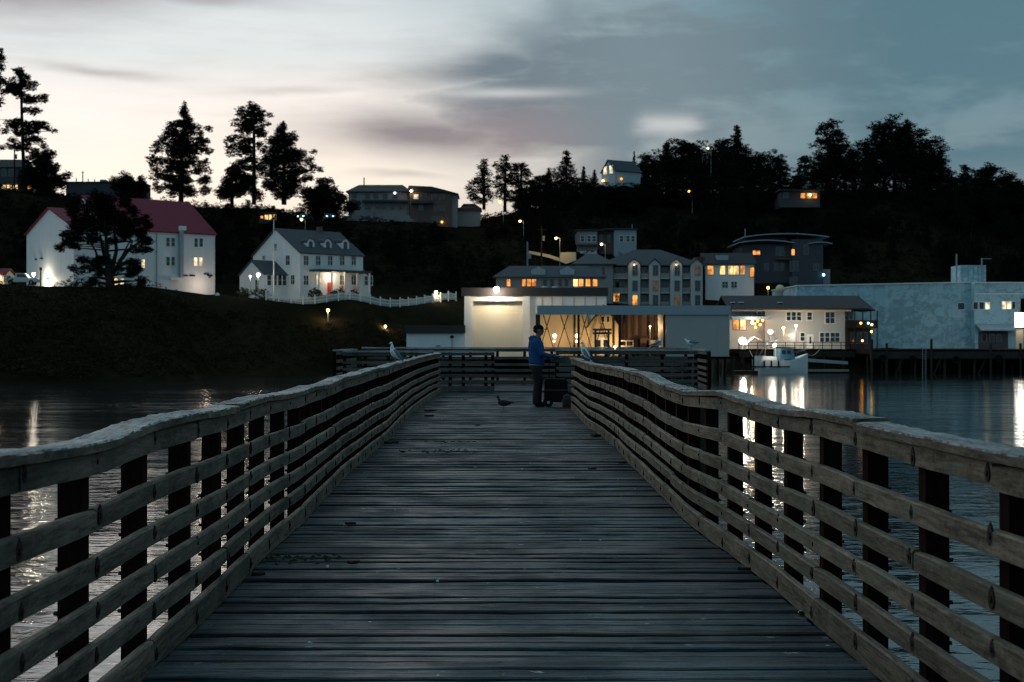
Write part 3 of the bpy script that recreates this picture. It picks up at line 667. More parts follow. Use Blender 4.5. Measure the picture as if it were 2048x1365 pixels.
# ------------------------------------------------------------------ gulls
M_gw = pbr('gull_white', (.66, .72, .74), .7, .12, 18); M_gg = pbr('gull_grey_back', (.13, .20, .24), .7, .25, 18); M_gd = pbr('gull_dark_tips', (.016, .020, .026), .7, .3, 20)
M_gb = pbr('gull_brown', (.032, .030, .030), .75, .4, 22); M_bill = pbr('gull_bill', (.20, .17, .08), .5, .2, 30); M_leg = pbr('gull_leg', (.20, .14, .10), .6, .2, 30)
def gull(label, loc, rz, pitch=.35, headturn=0.0, neck=1.0, young=False, scale=1.0, mott=False, tuck=False):
    """local +x = the way the bird faces; pitch raises the breast"""
    g = thing('gull', label, 'gull', loc, rz, 'gulls on the pier'); g.scale = (scale,) * 3
    cp, sp = math.cos(pitch), math.sin(pitch)
    def B(x, z, y=0.0): return (x * cp - z * sp, y, .205 + x * sp + z * cp)
    bw = M_gb if young else M_gw; bk = M_gb if young else M_gg; tipm = M_gd
    st = [(-.20, .012, .02), (-.15, .005, .042), (-.08, -.008, .070), (.0, -.015, .082), (.07, -.005, .076), (.115, .018, .056)]
    path = [(B(x, z), r_) for x, z, r_ in st]
    bx, bz = path[-1][0][0], path[-1][0][2]; hx, hz = bx + (.006 if not tuck else .05), bz + .085 * neck
    path += [((bx + .012, 0, bz + .03 * neck), .043), ((hx, 0, hz), .034), ((hx + .018 * math.cos(headturn), .018 * math.sin(headturn), hz + .038), .037), ((hx + .026 * math.cos(headturn), .026 * math.sin(headturn), hz + .068), .022)]
    w = MB(); w.tube([q for q, r_ in path[:6]], [r_ for q, r_ in path[:6]], 14)
    hc = Vector((hx + .022 * math.cos(headturn), .022 * math.sin(headturn), hz + .040))
    w.ball(path[4][0], .072, 12, 8); w.tube([path[4][0], path[5][0], path[6][0], path[7][0], hc], [.066, .055, .043, .034, .030], 12); w.ball(hc, .035, 12, 8, (1.08, .95, .97))
    fuse('body', w, bw, g, .008, 3)
    d_ = Vector((math.cos(headturn), math.sin(headturn), -.12 if not tuck else -.5))
    MB().tube([hc + d_ * .025, hc + d_ * .052, hc + d_ * .072 + Vector((0, 0, -.006))], [.011, .008, .002], 7).build('bill', M_gd if young else M_bill, g, True)
    n_ = Vector((-math.sin(headturn), math.cos(headturn), 0))
    for s_ in (-1, 1): MB().ball(hc + n_ * s_ * .030 + d_ * .012 + Vector((0, 0, .006)), .005, 6, 4).build('eye', M_gd, g, True)
    for s_ in (-1, 1):
        w = MB(); pts = []
        for x, z, y, r_ in ((.09, .012, .060, .020), (.05, .020, .072, .045), (-.03, .018, .073, .052), (-.12, .022, .05, .036), (-.19, .030, .028, .022), (-.235, .036, .014, .010)): pts.append((B(x, z, s_ * y), r_))
        w.tube([p for p, r_ in pts], [r_ for p, r_ in pts], 10)
        c = Vector(B(-.03, .02, s_ * .06)); w.v = [(p[0], c.y + (p[1] - c.y) * .45, p[2]) for p in w.v]; wg = w.build('wing', bk, g, True)
        MB().tube([B(-.15, .034, s_ * .034), B(-.21, .036, s_ * .02), B(-.275, .034, s_ * .008)], [.020, .015, .003], 7).build('wing_tip', tipm, wg, True)
        lx = .0; MB().tube([B(lx, -.06, s_ * .035), (lx, s_ * .035, .06), (lx + .012, s_ * .035, .012)], [.011, .006, .005], 6).build('leg', M_leg, g)
        w = MB(); w.prism([(lx + .0, s_ * .035 - .006), (lx + .055, s_ * .035 - .028), (lx + .06, s_ * .035), (lx + .055, s_ * .035 + .028), (lx, s_ * .035 + .006)], .001, .010, 'z'); w.build('foot', M_leg, g)
    w = MB(); w.prism([(-.17, -.03), (-.27, -.036), (-.275, 0), (-.27, .036), (-.17, .03)], -.006, .006, 'z'); w.v = [B(p[0], p[2] + .014, p[1]) for p in w.v]; w.build('tail', bw, g)
    return g
Yg = 22.6; gull('white and grey gull perched on the bluff-side pier railing', (RX(-1, Yg) - .05, Yg, RZ(-1, Yg) + .048), R(205), .85, R(-30), 1.0, False, .70)
Yg = 24.6; gull('upright grey gull seen from behind on the boat-side pier railing', (RX(1, Yg) + .05, Yg, RZ(1, Yg) + .048), R(150), .95, R(25), 1.1, False, .70)
gx = 1.6; gull('gull facing right on the dark platform railing before the lit shed', (WX(1316, 39.2), 39.2, HZ + 1.135), R(8), .45, 0, .7, False, .86)
gull('white-headed gull hunched at the corner end of the platform railing', (WX(1383, 39.2), 39.2, HZ + 1.135), R(176), .10, 0, .35, False, .88, False, True)
gull('dark young gull standing on the deck planks', (WX(1007, 28.6), 28.6, .004), R(176), .12, 0, .85, True, .80)
# ------------------------------------------------------------------ buildings
class Bld:
    """Front-left corner at (X0, Y0); local x runs along the front, local y goes back, turned by theta."""
    def __init__(s, name, label, cat, px0, Y0, z0, theta=0.0, group=None):
        s.Y0, s.X0, s.z0, s.t = Y0, WX(px0, Y0), z0, R(theta)
        s.c, s.n = math.cos(s.t), math.sin(s.t)
        s.o = thing(name, label, cat, (s.X0, Y0, z0), s.t, group)
    def u(s, px, yo=0.0):                       # local x on the front plane (local y = yo) seen at picture column px
        k = (px - CX) / F; X, Y = s.X0 - yo * s.n, s.Y0 + yo * s.c
        return (k * Y - X) / (s.c - k * s.n)
    def v(s, px, xo=0.0):                       # local y on the side plane (local x = xo)
        k = (px - CX) / F; X, Y = s.X0 + xo * s.c, s.Y0 + xo * s.n
        return (X - k * Y) / (k * s.c + s.n)
    def z(s, py, u=0.0, v=0.0): return WZ(py, s.Y0 + u * s.n + v * s.c) - s.z0
    def box(s, name, x0, x1, y0, y1, z0, z1, mat, parent=None): return MB().box(x0, x1, y0, y1, z0, z1).build(name, mat, parent or s.o)
    def gable(s, x0, x1, y0, y1, h, rise, wm, rm, over=.35, base=-4.0, wn='wall', rn='roof', thick=.18):
        ym = (y0 + y1) / 2
        wl = MB().prism([(y0, base), (y1, base), (y1, h), (ym, h + rise), (y0, h)], x0, x1).build(wn, wm, s.o)
        sl = rise / (ym - y0); w = MB()
        for a, e in ((y0 - over, 1), (y1 + over, -1)):
            za = h - sl * over + .04; zr = h + rise + .04
            w.prism([(a, za), (ym, zr), (ym, zr + thick), (a, za + thick)], x0 - over, x1 + over)
        return wl, w.build(rn, rm, s.o)
    def gable_y(s, x0, x1, y0, y1, h, rise, wm, rm, over=.3, base=-4.0, thick=.15):
        xm = (x0 + x1) / 2
        wl = MB().prism([(x0, base), (x1, base), (x1, h), (xm, h + rise), (x0, h)], y0, y1, 'y').build('wall', wm, s.o)
        sl = rise / (xm - x0); w = MB()
        for a in (x0 - over, x1 + over):
            za = h - sl * over + .04; zr = h + rise + .04; w.prism([(a, za), (xm, zr), (xm, zr + thick), (a, za + thick)], y0 - over, y1 + over, 'y')
        return wl, w.build('roof', rm, s.o)
    def hip(s, x0, x1, y0, y1, z, rise, rm, over=.5, inset=None):
        x0 -= over; x1 += over; y0 -= over; y1 += over; i = inset or (y1 - y0) / 2; ym = (y0 + y1) / 2
        w = MB().add([(x0, y0, z), (x1, y0, z), (x1, y1, z), (x0, y1, z), (x0 + i, ym, z + rise), (x1 - i, ym, z + rise), (x0, y0, z - .15), (x1, y0, z - .15), (x1, y1, z - .15), (x0, y1, z - .15)],
                     [(0, 1, 5, 4), (1, 2, 5), (2, 3, 4, 5), (3, 0, 4), (6, 7, 1, 0), (7, 8, 2, 1), (8, 9, 3, 2), (9, 6, 0, 3), (9, 8, 7, 6)])
        return w.build('roof', rm, s.o)
    def win(s, face, a, z, wd, ht, pane=None, cols=1, rows=2, frame=None, p=0.0, fr=.09, arch=False):
        """a = centre along the face, z = centre height; the face lies at local p"""
        pane = pane or M_glass; frame = frame or M_trim; w = MB(); d0, d1 = -.07, .02
        def put(u0, u1, z0, z1, da, db, mb):
            if face == 'f': mb.box(a + u0, a + u1, p + da, p + db, z + z0, z + z1)
            elif face == 'l': mb.box(p + da, p + db, a + u0, a + u1, z + z0, z + z1)
            else: mb.box(p - db, p - da, a + u0, a + u1, z + z0, z + z1)
        W, T = wd / 2, ht / 2
        put(-W - fr, -W, -T - fr, T + fr, d0, d1, w); put(W, W + fr, -T - fr, T + fr, d0, d1, w); put(-W, W, T, T + fr, d0, d1, w); put(-W, W, -T - fr, -T, d0 - .04, d1, w)
        for i in range(1, cols): c = -W + wd * i / cols; put(c - fr * .4, c + fr * .4, -T, T, d0 + .02, d1, w)
        for i in range(1, rows): c = -T + ht * i / rows; put(-W, W, c - fr * .25, c + fr * .25, d0 + .03, d1, w)
        if arch:
            sg = [(-W - fr, T + fr)] + [(-(W + fr) * math.cos(math.pi * i / 8), T + fr + (W + fr) * math.sin(math.pi * i / 8)) for i in range(1, 8)] + [(W + fr, T + fr)]
            if face == 'f': w.prism([(a + q[0], z + q[1]) for q in sg], p + d0, p + d1, 'y')
            else: w.prism([(a + q[0], z + q[1]) for q in sg], p + d0, p + d1, 'x')
        f = w.build('window', frame, s.o); q = MB(); put(-W, W, -T, T, -.035, -.005, q); q.build('pane', pane, f); return f
    def wpx(s, px, py, wpx, hpx, pane=None, cols=1, rows=2, frame=None, p=0.0, fr=.09, arch=False):
        a = s.u(px, p); k = (s.Y0 + a * s.n + p * s.c) / F
        return s.win('f', a, s.z(py, a, p), wpx * k / s.c, hpx * k, pane, cols, rows, frame, p, fr, arch)
    def lpx(s, px, py, wpx, hpx, pane=None, cols=1, rows=2, frame=None, xo=0.0, fr=.09, arch=False):
        a = s.v(px, xo); k = (s.Y0 + xo * s.n + a * s.c) / F
        return s.win('l', a, s.z(py, xo, a), wpx * k / max(s.n, .3), hpx * k, pane, cols, rows, frame, xo, fr, arch)
def bulb(parent, loc, r, mat, name='bulb'): return MB().ball(loc, r, 10, 7).build(name, mat, parent, True)

# --- big white barracks with a red roof, above the bluff
b = Bld('barracks', 'large white three-storey building with dark red roof behind a spreading pine', 'building', 147, 218, 9.7, 38.4)
L = b.u(430); D = 19.9; xs = 5.6
b.gable(0, xs, 0, D, 9.3, 3.6, M_white, M_redroof, .3)
b.gable(xs, L, 0, D, 9.3, 5.9, M_white, M_redroof, .3)
b.box('cornice', -.05, L + .05, -.12, -.02, 9.0, 9.25, M_trim)
for px, py, m_ in ((335.8, 484.7, None), (346, 484.7, None), (392, 485.8, None), (402, 485.8, None), (335.8, 522.9, None), (346, 522.9, None), (391, 524, M_warm), (401, 524, M_warm),
                   (284, 476, M_yellow), (286, 528, M_warm), (232, 566, M_yellow), (244, 566, M_warm), (205, 490, None), (216, 490, None), (205, 526, None), (216, 526, None), (262, 488, None), (262, 524, None)):
    b.wpx(px, py, 5.6, 17, m_, 1, 2, M_trim, 0, .07)
u0 = b.u(360); b.box('vent_duct', u0 - .28, u0 + .28, -.75, -.16, b.z(556, u0), b.z(462, u0), M_bluegrey)
b.box('duct_elbow', u0 - .30, u0 + .75, -.80, -.12, b.z(461.5, u0), b.z(453, u0), M_white); u1 = b.u(338)
b.box('duct_run', u1, u0 - .3, -.70, -.16, b.z(562, u0), b.z(556.5, u0), M_white)
ud = b.u(313); b.box('downspout', ud - .06, ud + .06, -.16, -.03, .0, 9.0, M_bluegrey)
vb = b.v(96); fl = b.box('wall_light', -.35, -.03, vb - .3, vb + .3, 1.55, 1.8, M_metal); bulb(fl, (-.22, vb, 1.50), .24, M_bulbw); point_light((-.9, vb, 1.45), 700, (1, .86, .62), .2, fl)
vb2 = b.v(84); b.box('wall_bracket', -.25, -.03, vb2 - .5, vb2 + .4, 5.05, 5.25, M_black); vb3 = b.v(73); b.box('wall_bracket', -.25, -.03, vb3 - .25, vb3 + .25, 5.0, 5.2, M_black)
for px, py in ((370, 553), (384, 553), (412, 550), (419, 553)): a_ = b.u(px); b.box('wall_bracket', a_ - .4, a_ + .4, -.3, -.03, b.z(py, a_), b.z(py, a_) + .2, M_black)
fl2 = b.box('wall_light', L - 1.2, L - .9, -.35, -.03, 2.2, 2.4, M_metal); point_light((L - 3.0, -2.6, .9), 210, (1, .76, .58), .4, fl2)

def lamp_post(label, px, py_top, Y, zb=None, mat=M_bulb, power=0, c=(1, .8, .55), r=.22, name='lamp_post', group=None, arm=0.0):
    X = WX(px, Y); z0 = th(X, Y) if zb is None else zb; h = WZ(py_top, Y) - z0
    t = thing(name, label, 'lamp', (X - arm, Y, z0), 0, group)
    MB().tube([(0, 0, -1.0), (0, 0, max(h - .1, .1)), (arm * .5, 0, h + .12), (arm, 0, h + .1)] if arm else [(0, 0, -1.0), (0, 0, max(h - r, .05))], .07, 7).build('pole', M_metal, t)
    MB().tube([(arm, 0, h + r * .8), (arm, 0, h + r * 1.15)], [r * .9, r * .3], 8).build('hood', M_metal, t)
    bulb(t, (arm, 0, h), r, mat)
    if power: point_light((arm, -r - .25, h - .1), power, c, r, t)
    return t
lamp_post('short lamp post with bright globe before the barracks gable', 67.4, 548.7, 212, None, M_bulbw, 260, (1, .86, .66), .26)
X = WX(81.5, 213); t = thing('utility_post', 'thin dark post beside the barracks gable', 'post', (X, 213, th(X, 213))); MB().tube([(0, 0, -1), (0, 0, WZ(537, 213) - th(X, 213))], .10, 7).build('pole', M_black, t); MB().box(-.15, .15, -.15, .15, WZ(541, 213) - th(X, 213), WZ(535, 213) - th(X, 213)).build('box', M_black, t)

# --- white two-storey house with dormers
b = Bld('white_house', 'white two-storey house with three dormers and lit porch above the bluff', 'house', 600, 222, 8.4, 43.6)
L = b.u(726); D = 13.0; Hh = 6.95; RS = 4.0
b.gable(0, L, 0, D, Hh, RS, M_white, M_greyroof, .25)
for px in (611.7, 636, 660, 684, 707): b.wpx(px, 521.6, 8.0, 18.5, None, 2, 2)
for px in (611.7,): b.wpx(px, 561, 8.0, 18.5, None, 2, 2)
b.lpx(551.5, 494, 5.5, 11, None, 2, 2, None, 0, .08, True); b.lpx(576, 521, 9, 19, None, 2, 2); b.lpx(528, 516, 5, 8, None, 2, 1); b.lpx(586, 560, 8, 18, None, 2, 2)
for px in (620.6, 655, 690):                                     # dormers
    a_ = b.u(px, 1.6); zb = b.z(501, a_, 1.6); w = MB()
    arc = [(-.75, zb - .2), (.75, zb - .2), (.75, zb + 1.15)] + [(.75 * math.cos(math.pi * i / 8), zb + 1.15 + .62 * math.sin(math.pi * i / 8)) for i in range(1, 8)] + [(-.75, zb + 1.15)]
    dm = MB().prism([(a_ + q[0], q[1]) for q in arc], 1.5, 4.4, 'y').build('dormer', M_white, b.o)
    big = [((q[0]) * 1.14, q[1] + .10) for q in arc[2:]]; inn = [(q[0] * 1.02, q[1] + .01) for q in arc[2:]]
    MB().prism([(a_ + q[0], q[1]) for q in big] + [(a_ + q[0], q[1]) for q in inn[::-1]], 1.35, 4.5, 'y').build('dormer_roof', M_greyroof, dm)
    ap = [(-.36, zb + .1), (.36, zb + .1), (.36, zb + 1.1)] + [(.36 * math.cos(math.pi * i / 6), zb + 1.1 + .34 * math.sin(math.pi * i / 6)) for i in range(1, 6)] + [(-.36, zb + 1.1)]
    MB().prism([(a_ + q[0], q[1]) for q in ap], 1.44, 1.50, 'y').build('pane', M_glass, dm)
# porch
p0, p1 = b.u(621), b.u(725)
b.box('porch_roof', p0 - .2, p1 + .1, -2.3, -.02, b.z(546, (p0 + p1) / 2), b.z(543, (p0 + p1) / 2) + .1, M_greyroof); zr = b.z(546, (p0 + p1) / 2)
b.box('porch_floor', p0, p1, -2.2, -.02, -.6, .35, M_concrete)
for i in range(5): u_ = p0 + .15 + (p1 - p0 - .3) * i / 4; b.box('porch_column', u_ - .09, u_ + .09, -2.1, -1.92, .352, zr - .003, M_trim)
ud = b.u(660); dr = b.box('front_door', ud - .5, ud + .5, -.10, -.015, .36, 2.5, pbr('red_door', (.55, .06, .03), .5)); b.box('door_knob', ud + .36, ud + .42, -.15, -.101, 1.35, 1.42, M_metal, dr)
for px in (637, 684, 707): b.wpx(px, 561, 8.0, 18, M_warm if px < 640 else None, 2, 2)
pl = b.box('porch_light', ud - .1, ud + .1, -1.2, -1.0, zr - .25, zr - .01, M_metal); point_light((ud, -1.25, zr - .55), 210, (1, .80, .55), .12, pl); bulb(pl, (ud, -1.1, zr - .33), .12, M_bulb)
# left wing and right wing
va0, va1 = 3.4, 10.2; xa = b.u(528, va0)
b.gable(xa, 0, va0, va1, 3.55, 2.2, M_white, M_greyroof, .2)
for px in (538, 549, 560, 568): b.wpx(px, 561, 7, 20, None, 1, 2, None, va0)
b.win('l', (va0 + va1) / 2 - 1.6, 1.9, 1.0, 1.7, None, 2, 2, None, xa)
xr = b.u(750); w = MB().prism([(L + .01, -3), (xr, -3), (xr, 3.4), (L + .01, 5.6)], 1.2, 8.0, 'y').build('wall', M_white, b.o)
MB().prism([(L + .01, 5.62), (xr + .25, 3.3), (xr + .25, 3.48), (L + .01, 5.8)], 1.0, 8.2, 'y').build('roof', M_greyroof, b.o)
for px in (732, 741): b.wpx(px, 562, 6, 18, None, 1, 2, None, 1.2)
b.box('chimney', L * .66, L * .66 + .7, D / 2 - .4, D / 2 + .4, Hh + RS - .6, Hh + RS + .9, M_brick)
# flowers, hedges, lamps, flagpole, fence
for px, py, rx, cat_, lab in ((630, 575, 1.1, 'shrub', 'dark rounded shrub below the porch, nearest the wing'), (675, 576, 1.3, 'shrub', 'dark low shrub in front of the red door'), (708, 577, .9, 'shrub', 'dark rounded shrub at the far end of the porch'),
                              (489, 575, 1.0, 'shrub', 'low hedge clump against the white wing gable'), (520, 574, 1.6, 'shrub', 'low hedge clump lit by the twin lamps')):
    yo = -3.1 if px > 600 else 2.2; a_ = b.u(px, yo); X = b.X0 + a_ * b.c - yo * b.n; Y = b.Y0 + a_ * b.n + yo * b.c; n = 260
    pts = RNG.normal(size=(n, 3)); pts /= np.linalg.norm(pts, axis=1)[:, None]; pts *= (RNG.random(n) ** .3)[:, None] * np.array([rx, rx, .85])
    V = pts[:, None, :] + RNG.normal(size=(n, 3, 3)) * .16; V[:, :, 2] += .6
    o = obj('shrub', trimesh('shrub', V, M_hedge), None, (X, Y, b.z0 - .15)); tag(o, lab, cat_)
for px, lab in ((684, 'red flower basket hanging in the porch beside the door'), (713, 'red flower basket hanging at the far end of the porch')):
    a_ = b.u(px, -1.9); M_fl = MATS.get('red_flowers') or pbr('red_flowers', (.65, .05, .03), .7, .4, 6); n = 90
    V = RNG.normal(size=(n, 1, 3)) * .22 + RNG.normal(size=(n, 3, 3)) * .09
    wx = b.X0 + a_ * b.c + 1.9 * b.n; wy = b.Y0 + a_ * b.n - 1.9 * b.c
    o = obj('flower_basket', trimesh('flower_basket', V, M_fl), None, (wx, wy, b.z0 + 1.55)); tag(o, lab, 'flowers')
lamp_post('tall slim lamp post with cone of light by the white wing', 500.5, 553, 216.5, None, M_bulb, 60, (1, .84, .6), .16)
lamp_post('lamp post with round glowing globe by the white wing', 516.5, 550, 216.8, None, M_bulbw, 150, (1, .84, .6), .27)
X = WX(547.5, 218); z0 = th(X, 218); t = thing('flagpole', 'tall white mast with crossbars in front of the white house', 'mast', (X, 218, z0)); zt = WZ(440, 218) - z0
MB().tube([(0, 0, -1), (0, 0, zt)], [.12, .07], 8).build('pole', M_trim, t)
for py, wd in ((507, 1.6), (498, 1.0)): MB().box(-wd / 2, wd / 2, -.05, .05, WZ(py, 218) - z0, WZ(py, 218) - z0 + .1).build('crossbar', M_trim, t)
# white picket fence in two runs
def pickets(label, pts):
    t = thing('picket_fence', label, 'fence', (0, 0, 0), 0, 'white fences of the house')
    for (ax, ay), (bx_, by_) in zip(pts[:-1], pts[1:]):
        n = max(1, round(math.hypot(bx_ - ax, by_ - ay) / 1.9)); w = MB()
        for i in range(n + 1):
            if i == n and (bx_, by_) != pts[-1]: continue
            X = ax + (bx_ - ax) * i / n; Y = ay + (by_ - ay) * i / n; z = th(X, Y, False) + .3; MB().box(X - .10, X + .10, Y - .10, Y + .10, z - 1.2, z + 1.15).build('post', M_trim, t)
        m_ = n * 9
        for i in range(m_):
            u_ = (i + .5) / m_; X = ax + (bx_ - ax) * u_; Y = ay + (by_ - ay) * u_; z = th(X, Y, False) + .3; w.box(X - .045, X + .045, Y - .015, Y + .015, z - .25, z + .85 + .08 * math.sin(u_ * n * math.pi * 2))
        tag(w.build('pickets', M_trim, t), None, None, None, 'stuff')
        for i in range(n):
            A = [ax + (bx_ - ax) * k / n for k in (i, i + 1)]; Bq = [ay + (by_ - ay) * k / n for k in (i, i + 1)]; zz = [th(A[k], Bq[k], False) + .3 for k in (0, 1)]
            w = MB()
            for hh in (.15, .65): w.add([(A[0], Bq[0] + .02, zz[0] + hh), (A[1], Bq[1] + .02, zz[1] + hh), (A[1], Bq[1] + .02, zz[1] + hh + .1), (A[0], Bq[0] + .02, zz[0] + hh + .1), (A[0], Bq[0] + .06, zz[0] + hh), (A[1], Bq[1] + .06, zz[1] + hh), (A[1], Bq[1] + .06, zz[1] + hh + .1), (A[0], Bq[0] + .06, zz[0] + hh + .1)],
                                        [(0, 1, 2, 3), (7, 6, 5, 4), (0, 4, 5, 1), (3, 2, 6, 7), (0, 3, 7, 4), (1, 5, 6, 2)])
            w.build('fence_rails', M_trim, t)
pickets('white picket fence running along the bluff below the white house', [(WX(532, 216), 216), (WX(582, 217.5), 217.5), (WX(700, 222), 222), (WX(800, 229), 229), (WX(912, 240), 240)])
lamp_post('low garden lamp glaring at the far end of the picket fence', 872, 585, 236, None, M_bulb, 220, (1, .82, .5), .26)
lamp_post('low path lamp on the grassy slope below the picket fence', 656, 621, 214, None, M_bulby, 260, (1, .72, .38), .24)
lamp_post('low path lamp further down the slope near the boathouse', 771, 653, 217, None, M_bulby, 220, (1, .72, .38), .20)

# --- boathouse
b = Bld('boathouse', 'white boathouse with floodlit roller door', 'boathouse', 929.5, 203, -.4, 0)
k = 203 / F; X1 = (1213 - 929.5) * k; d0, d1 = (946 - 929.5) * k, (1045 - 929.5) * k; zt = b.z(593); zd = b.z(602.6)
b.box('wall', 0, d0, 0, 14, -.6, zt, M_white); b.box('wall', d0 + .001, d1 - .001, 0, .6, zd, zt - .003, M_white); b.box('wall', d1, X1, 0, 14, -.6, zt, M_white); b.box('wall', d0, d1, 1.4, 14, -.6, zt - .01, M_white)
b.box('pier_trim', -.06, .9, -.25, -.003, -.6, zt + .002, M_trim); b.box('pier_trim', d1 + .05, d1 + 1.05, -.25, -.003, -.6, zt + .002, M_trim)
n = 17
dr = b.box('roller_door', d0, d1, .98, 1.0, -.5, zd, M_door)
for i in range(n): z0_, z1_ = -.5 + (zd + .5) * i / n, -.5 + (zd + .5) * (i + 1) / n; b.box('door_slat', d0 + .02, d1 - .02, .90, .978, z0_ + .015, z1_ - .015, M_door, dr)
for px in (1084, 1104, 1125, 1148, 1170, 1192): u_ = (px - 929.5) * k; b.box('wall_batten', u_ - .04, u_ + .04, -.05, -.002, .5, zt - .1, M_greywall)
b.box('roof', -.5, X1 + .2, -.3, 14.3, zt + .01, b.z(576), M_darkroof)
for px in (1090, 1112, 1157): u_ = (px - 929.5) * k; MB().ball((u_, 2, b.z(576) + .05), .5, 10, 6, (1, 1, .5)).build('roof_vent', M_metal, b.o, True)
u_ = (993 - 929.5) * k; fl = b.box('floodlight', u_ - .12, u_ + .12, -1.45, -.305, b.z(577), b.z(577) + .2, M_metal); bulb(fl, (u_, -1.45, b.z(580)), .42, M_bulbw); point_light((u_, -1.55, b.z(585)), 2300, (1, .80, .54), .35, fl)
b2 = Bld('side_store', 'low white store with dark roof attached to the boathouse', 'building', 813, 202, -.4, 0); k2 = 202 / F
b2.box('wall', 0, (930.5 - 813) * k2, 0, 8, -.6, b2.z(667), M_white); b2.box('roof', -.2, (930.5 - 813) * k2, -.4, 8.3, b2.z(667) + .01, b2.z(651), M_darkroof)
u_ = (904 - 813) * k2; b2.box('drain_pipe', u_ - .05, u_ + .05, -.12, -.01, -.2, b2.z(676), M_metal); MB().ball((u_, -.1, b2.z(674)), .3, 8, 6, (1, .3, .7)).build('hose_reel', M_rust, b2.o)
b2.box('vent', 4.2, 4.8, -.08, -.01, b2.z(693), b2.z(691.5), M_black)

# --- open dock shed with the lit yard behind it
SY = 190.0; k = SY / F; b = Bld('dock_shed', 'long flat-roofed open shed on piles with grey blank end wall', 'shed', 1075, SY, -.42, 0)
W = (1460 - 1075) * k; xo = (1333 - 1075) * k; zf0, zf1 = b.z(630), b.z(612)
b.box('roof', 0, W, 0, 11, zf0 + .25, zf1, M_bluegrey); b.box('fascia', -.05, W + .05, -.12, -.003, zf0, zf1 + .03, M_bluegrey)
b.box('end_wall', xo, W - .1, .1, 11, -.1, zf0 + .24, M_shedwall)
for i in range(1, 5): u_ = xo + (W - xo) * i / 5; b.box('wall_seam', u_ - .02, u_ + .02, .085, .099, .0, zf0 - .02, M_shedwall)
for u_ in (.2, 5.5, 11.0, xo - .25):
    for v_ in (.3, 10.4): b.box('post', u_ - .16, u_ + .16, v_ - .16, v_ + .16, -.3, zf0 + .245, M_pile)
for u_, du in ((.5, 1.6), (2.7, -1.6), (2.9, 1.7), (5.2, -1.7), (5.7, 1.6), (8.0, -1.5), (8.2, 1.5), (10.7, -1.6)): MB().tube([(u_, 9.8, .4), (u_ + du, 9.8, zf0 + .2)], .075, 6).build('brace', M_pile, b.o)
b.box('floor', -.3, W + .3, -.6, 24, -.45, -.1, M_post)
for u_ in np.arange(0, W + .5, 2.6):
    for v_ in (-.3, 6, 12): MB().tube([(u_, v_, WATER - 2 - b.z0), (u_, v_, -.452)], .2, 8).build('pile', M_pile, b.o)
for i in range(6): u_ = xo + .6 + i * 1.35; MB().tube([(u_, -.45, WATER - 1 - b.z0), (u_ + .15, -.45, -.46)], .10, 6).build('fender_pile', pbr('pale_fender', (.10, .085, .07), .8) if i == 0 else MATS['pale_fender'], b.o)
st = Bld('yard_store', 'yellow-lit plaster gable building standing behind the open shed', 'building', 1175, 200.6, -.5, 0); k2 = 200.6 / F
g1 = (1240 - 1175) * k2; st.gable_y(0, g1, 0, 1.9, st.z(655), st.z(612) - st.z(655), M_tan, M_darkroof, .2, -.5)
st.wpx(1206, 639, 5, 11, None, 1, 1); st.wpx(1216, 639, 5, 11, None, 1, 1); u_ = st.u(1204); dr = st.box('door', u_ - 1.0, u_ + 1.0, -.08, -.003, .1, 2.6, M_trim); 
for du in (-.5, .5): st.box('door_pane', u_ + du - .3, u_ + du + .3, -.11, -.081, 1.2, 2.2, M_glass, dr)
wl = Bld('yard_wall', 'long tan back wall of the lit yard behind the shed braces', 'wall', 1080, 202.2, -.5, 0); wl.box('wall', 0, (1176 - 1080) * 202.2 / F - .05, 0, .3, 0, 5.9, M_tan)
wl2 = Bld('yard_wall', 'brown timber-clad wall of the yard beside the tan gable', 'wall', 1241, 202.2, -.5, 0); wl2.box('wall', 0, (1335 - 1241) * 202.2 / F, 0, .4, 0, 6.3, M_brick)
for i, px in enumerate((1252, 1266, 1280, 1296, 1310, 1324)): u_ = wl2.u(px); wl2.box('wall_post', u_ - .15, u_ + .15, -.3, -.003, 0, 6.0, M_pile)
for px, lab in ((1109.5, 'yard lamp glowing behind the shed beside the person'), (1154.5, 'yard lamp glowing behind the shed beside the upright gull')):
    t = lamp_post(lab, px, 672, 200.0, -.5, M_bulb, 190, (1, .60, .25), .26)
    bulb(t, (-.1, -.1, 2.0), .16, M_bulby, 'lower_bulb')
t = thing('yard_floodlight', 'small floodlight washing the tan gable wall', 'lamp', (WX(1230, 198.6), 198.6, -.5)); MB().tube([(0, 0, 0), (0, 0, 1.0)], .06, 6).build('pole', M_metal, t); bulb(t, (0, 0, 1.15), .2, M_bulb); point_light((-.2, -.6, 1.6), 420, (1, .64, .27), .2, t)
t = thing('yard_floodlight', 'floodlight among the gear stacked by the brown yard wall', 'lamp', (WX(1300, 199.5), 199.5, -.5)); MB().tube([(0, 0, 0), (0, 0, 4.0)], .06, 6).build('pole', M_metal, t); bulb(t, (0, 0, 4.1), .12, M_bulb); point_light((0, -.5, 4.0), 220, (1, .66, .34), .2, t)
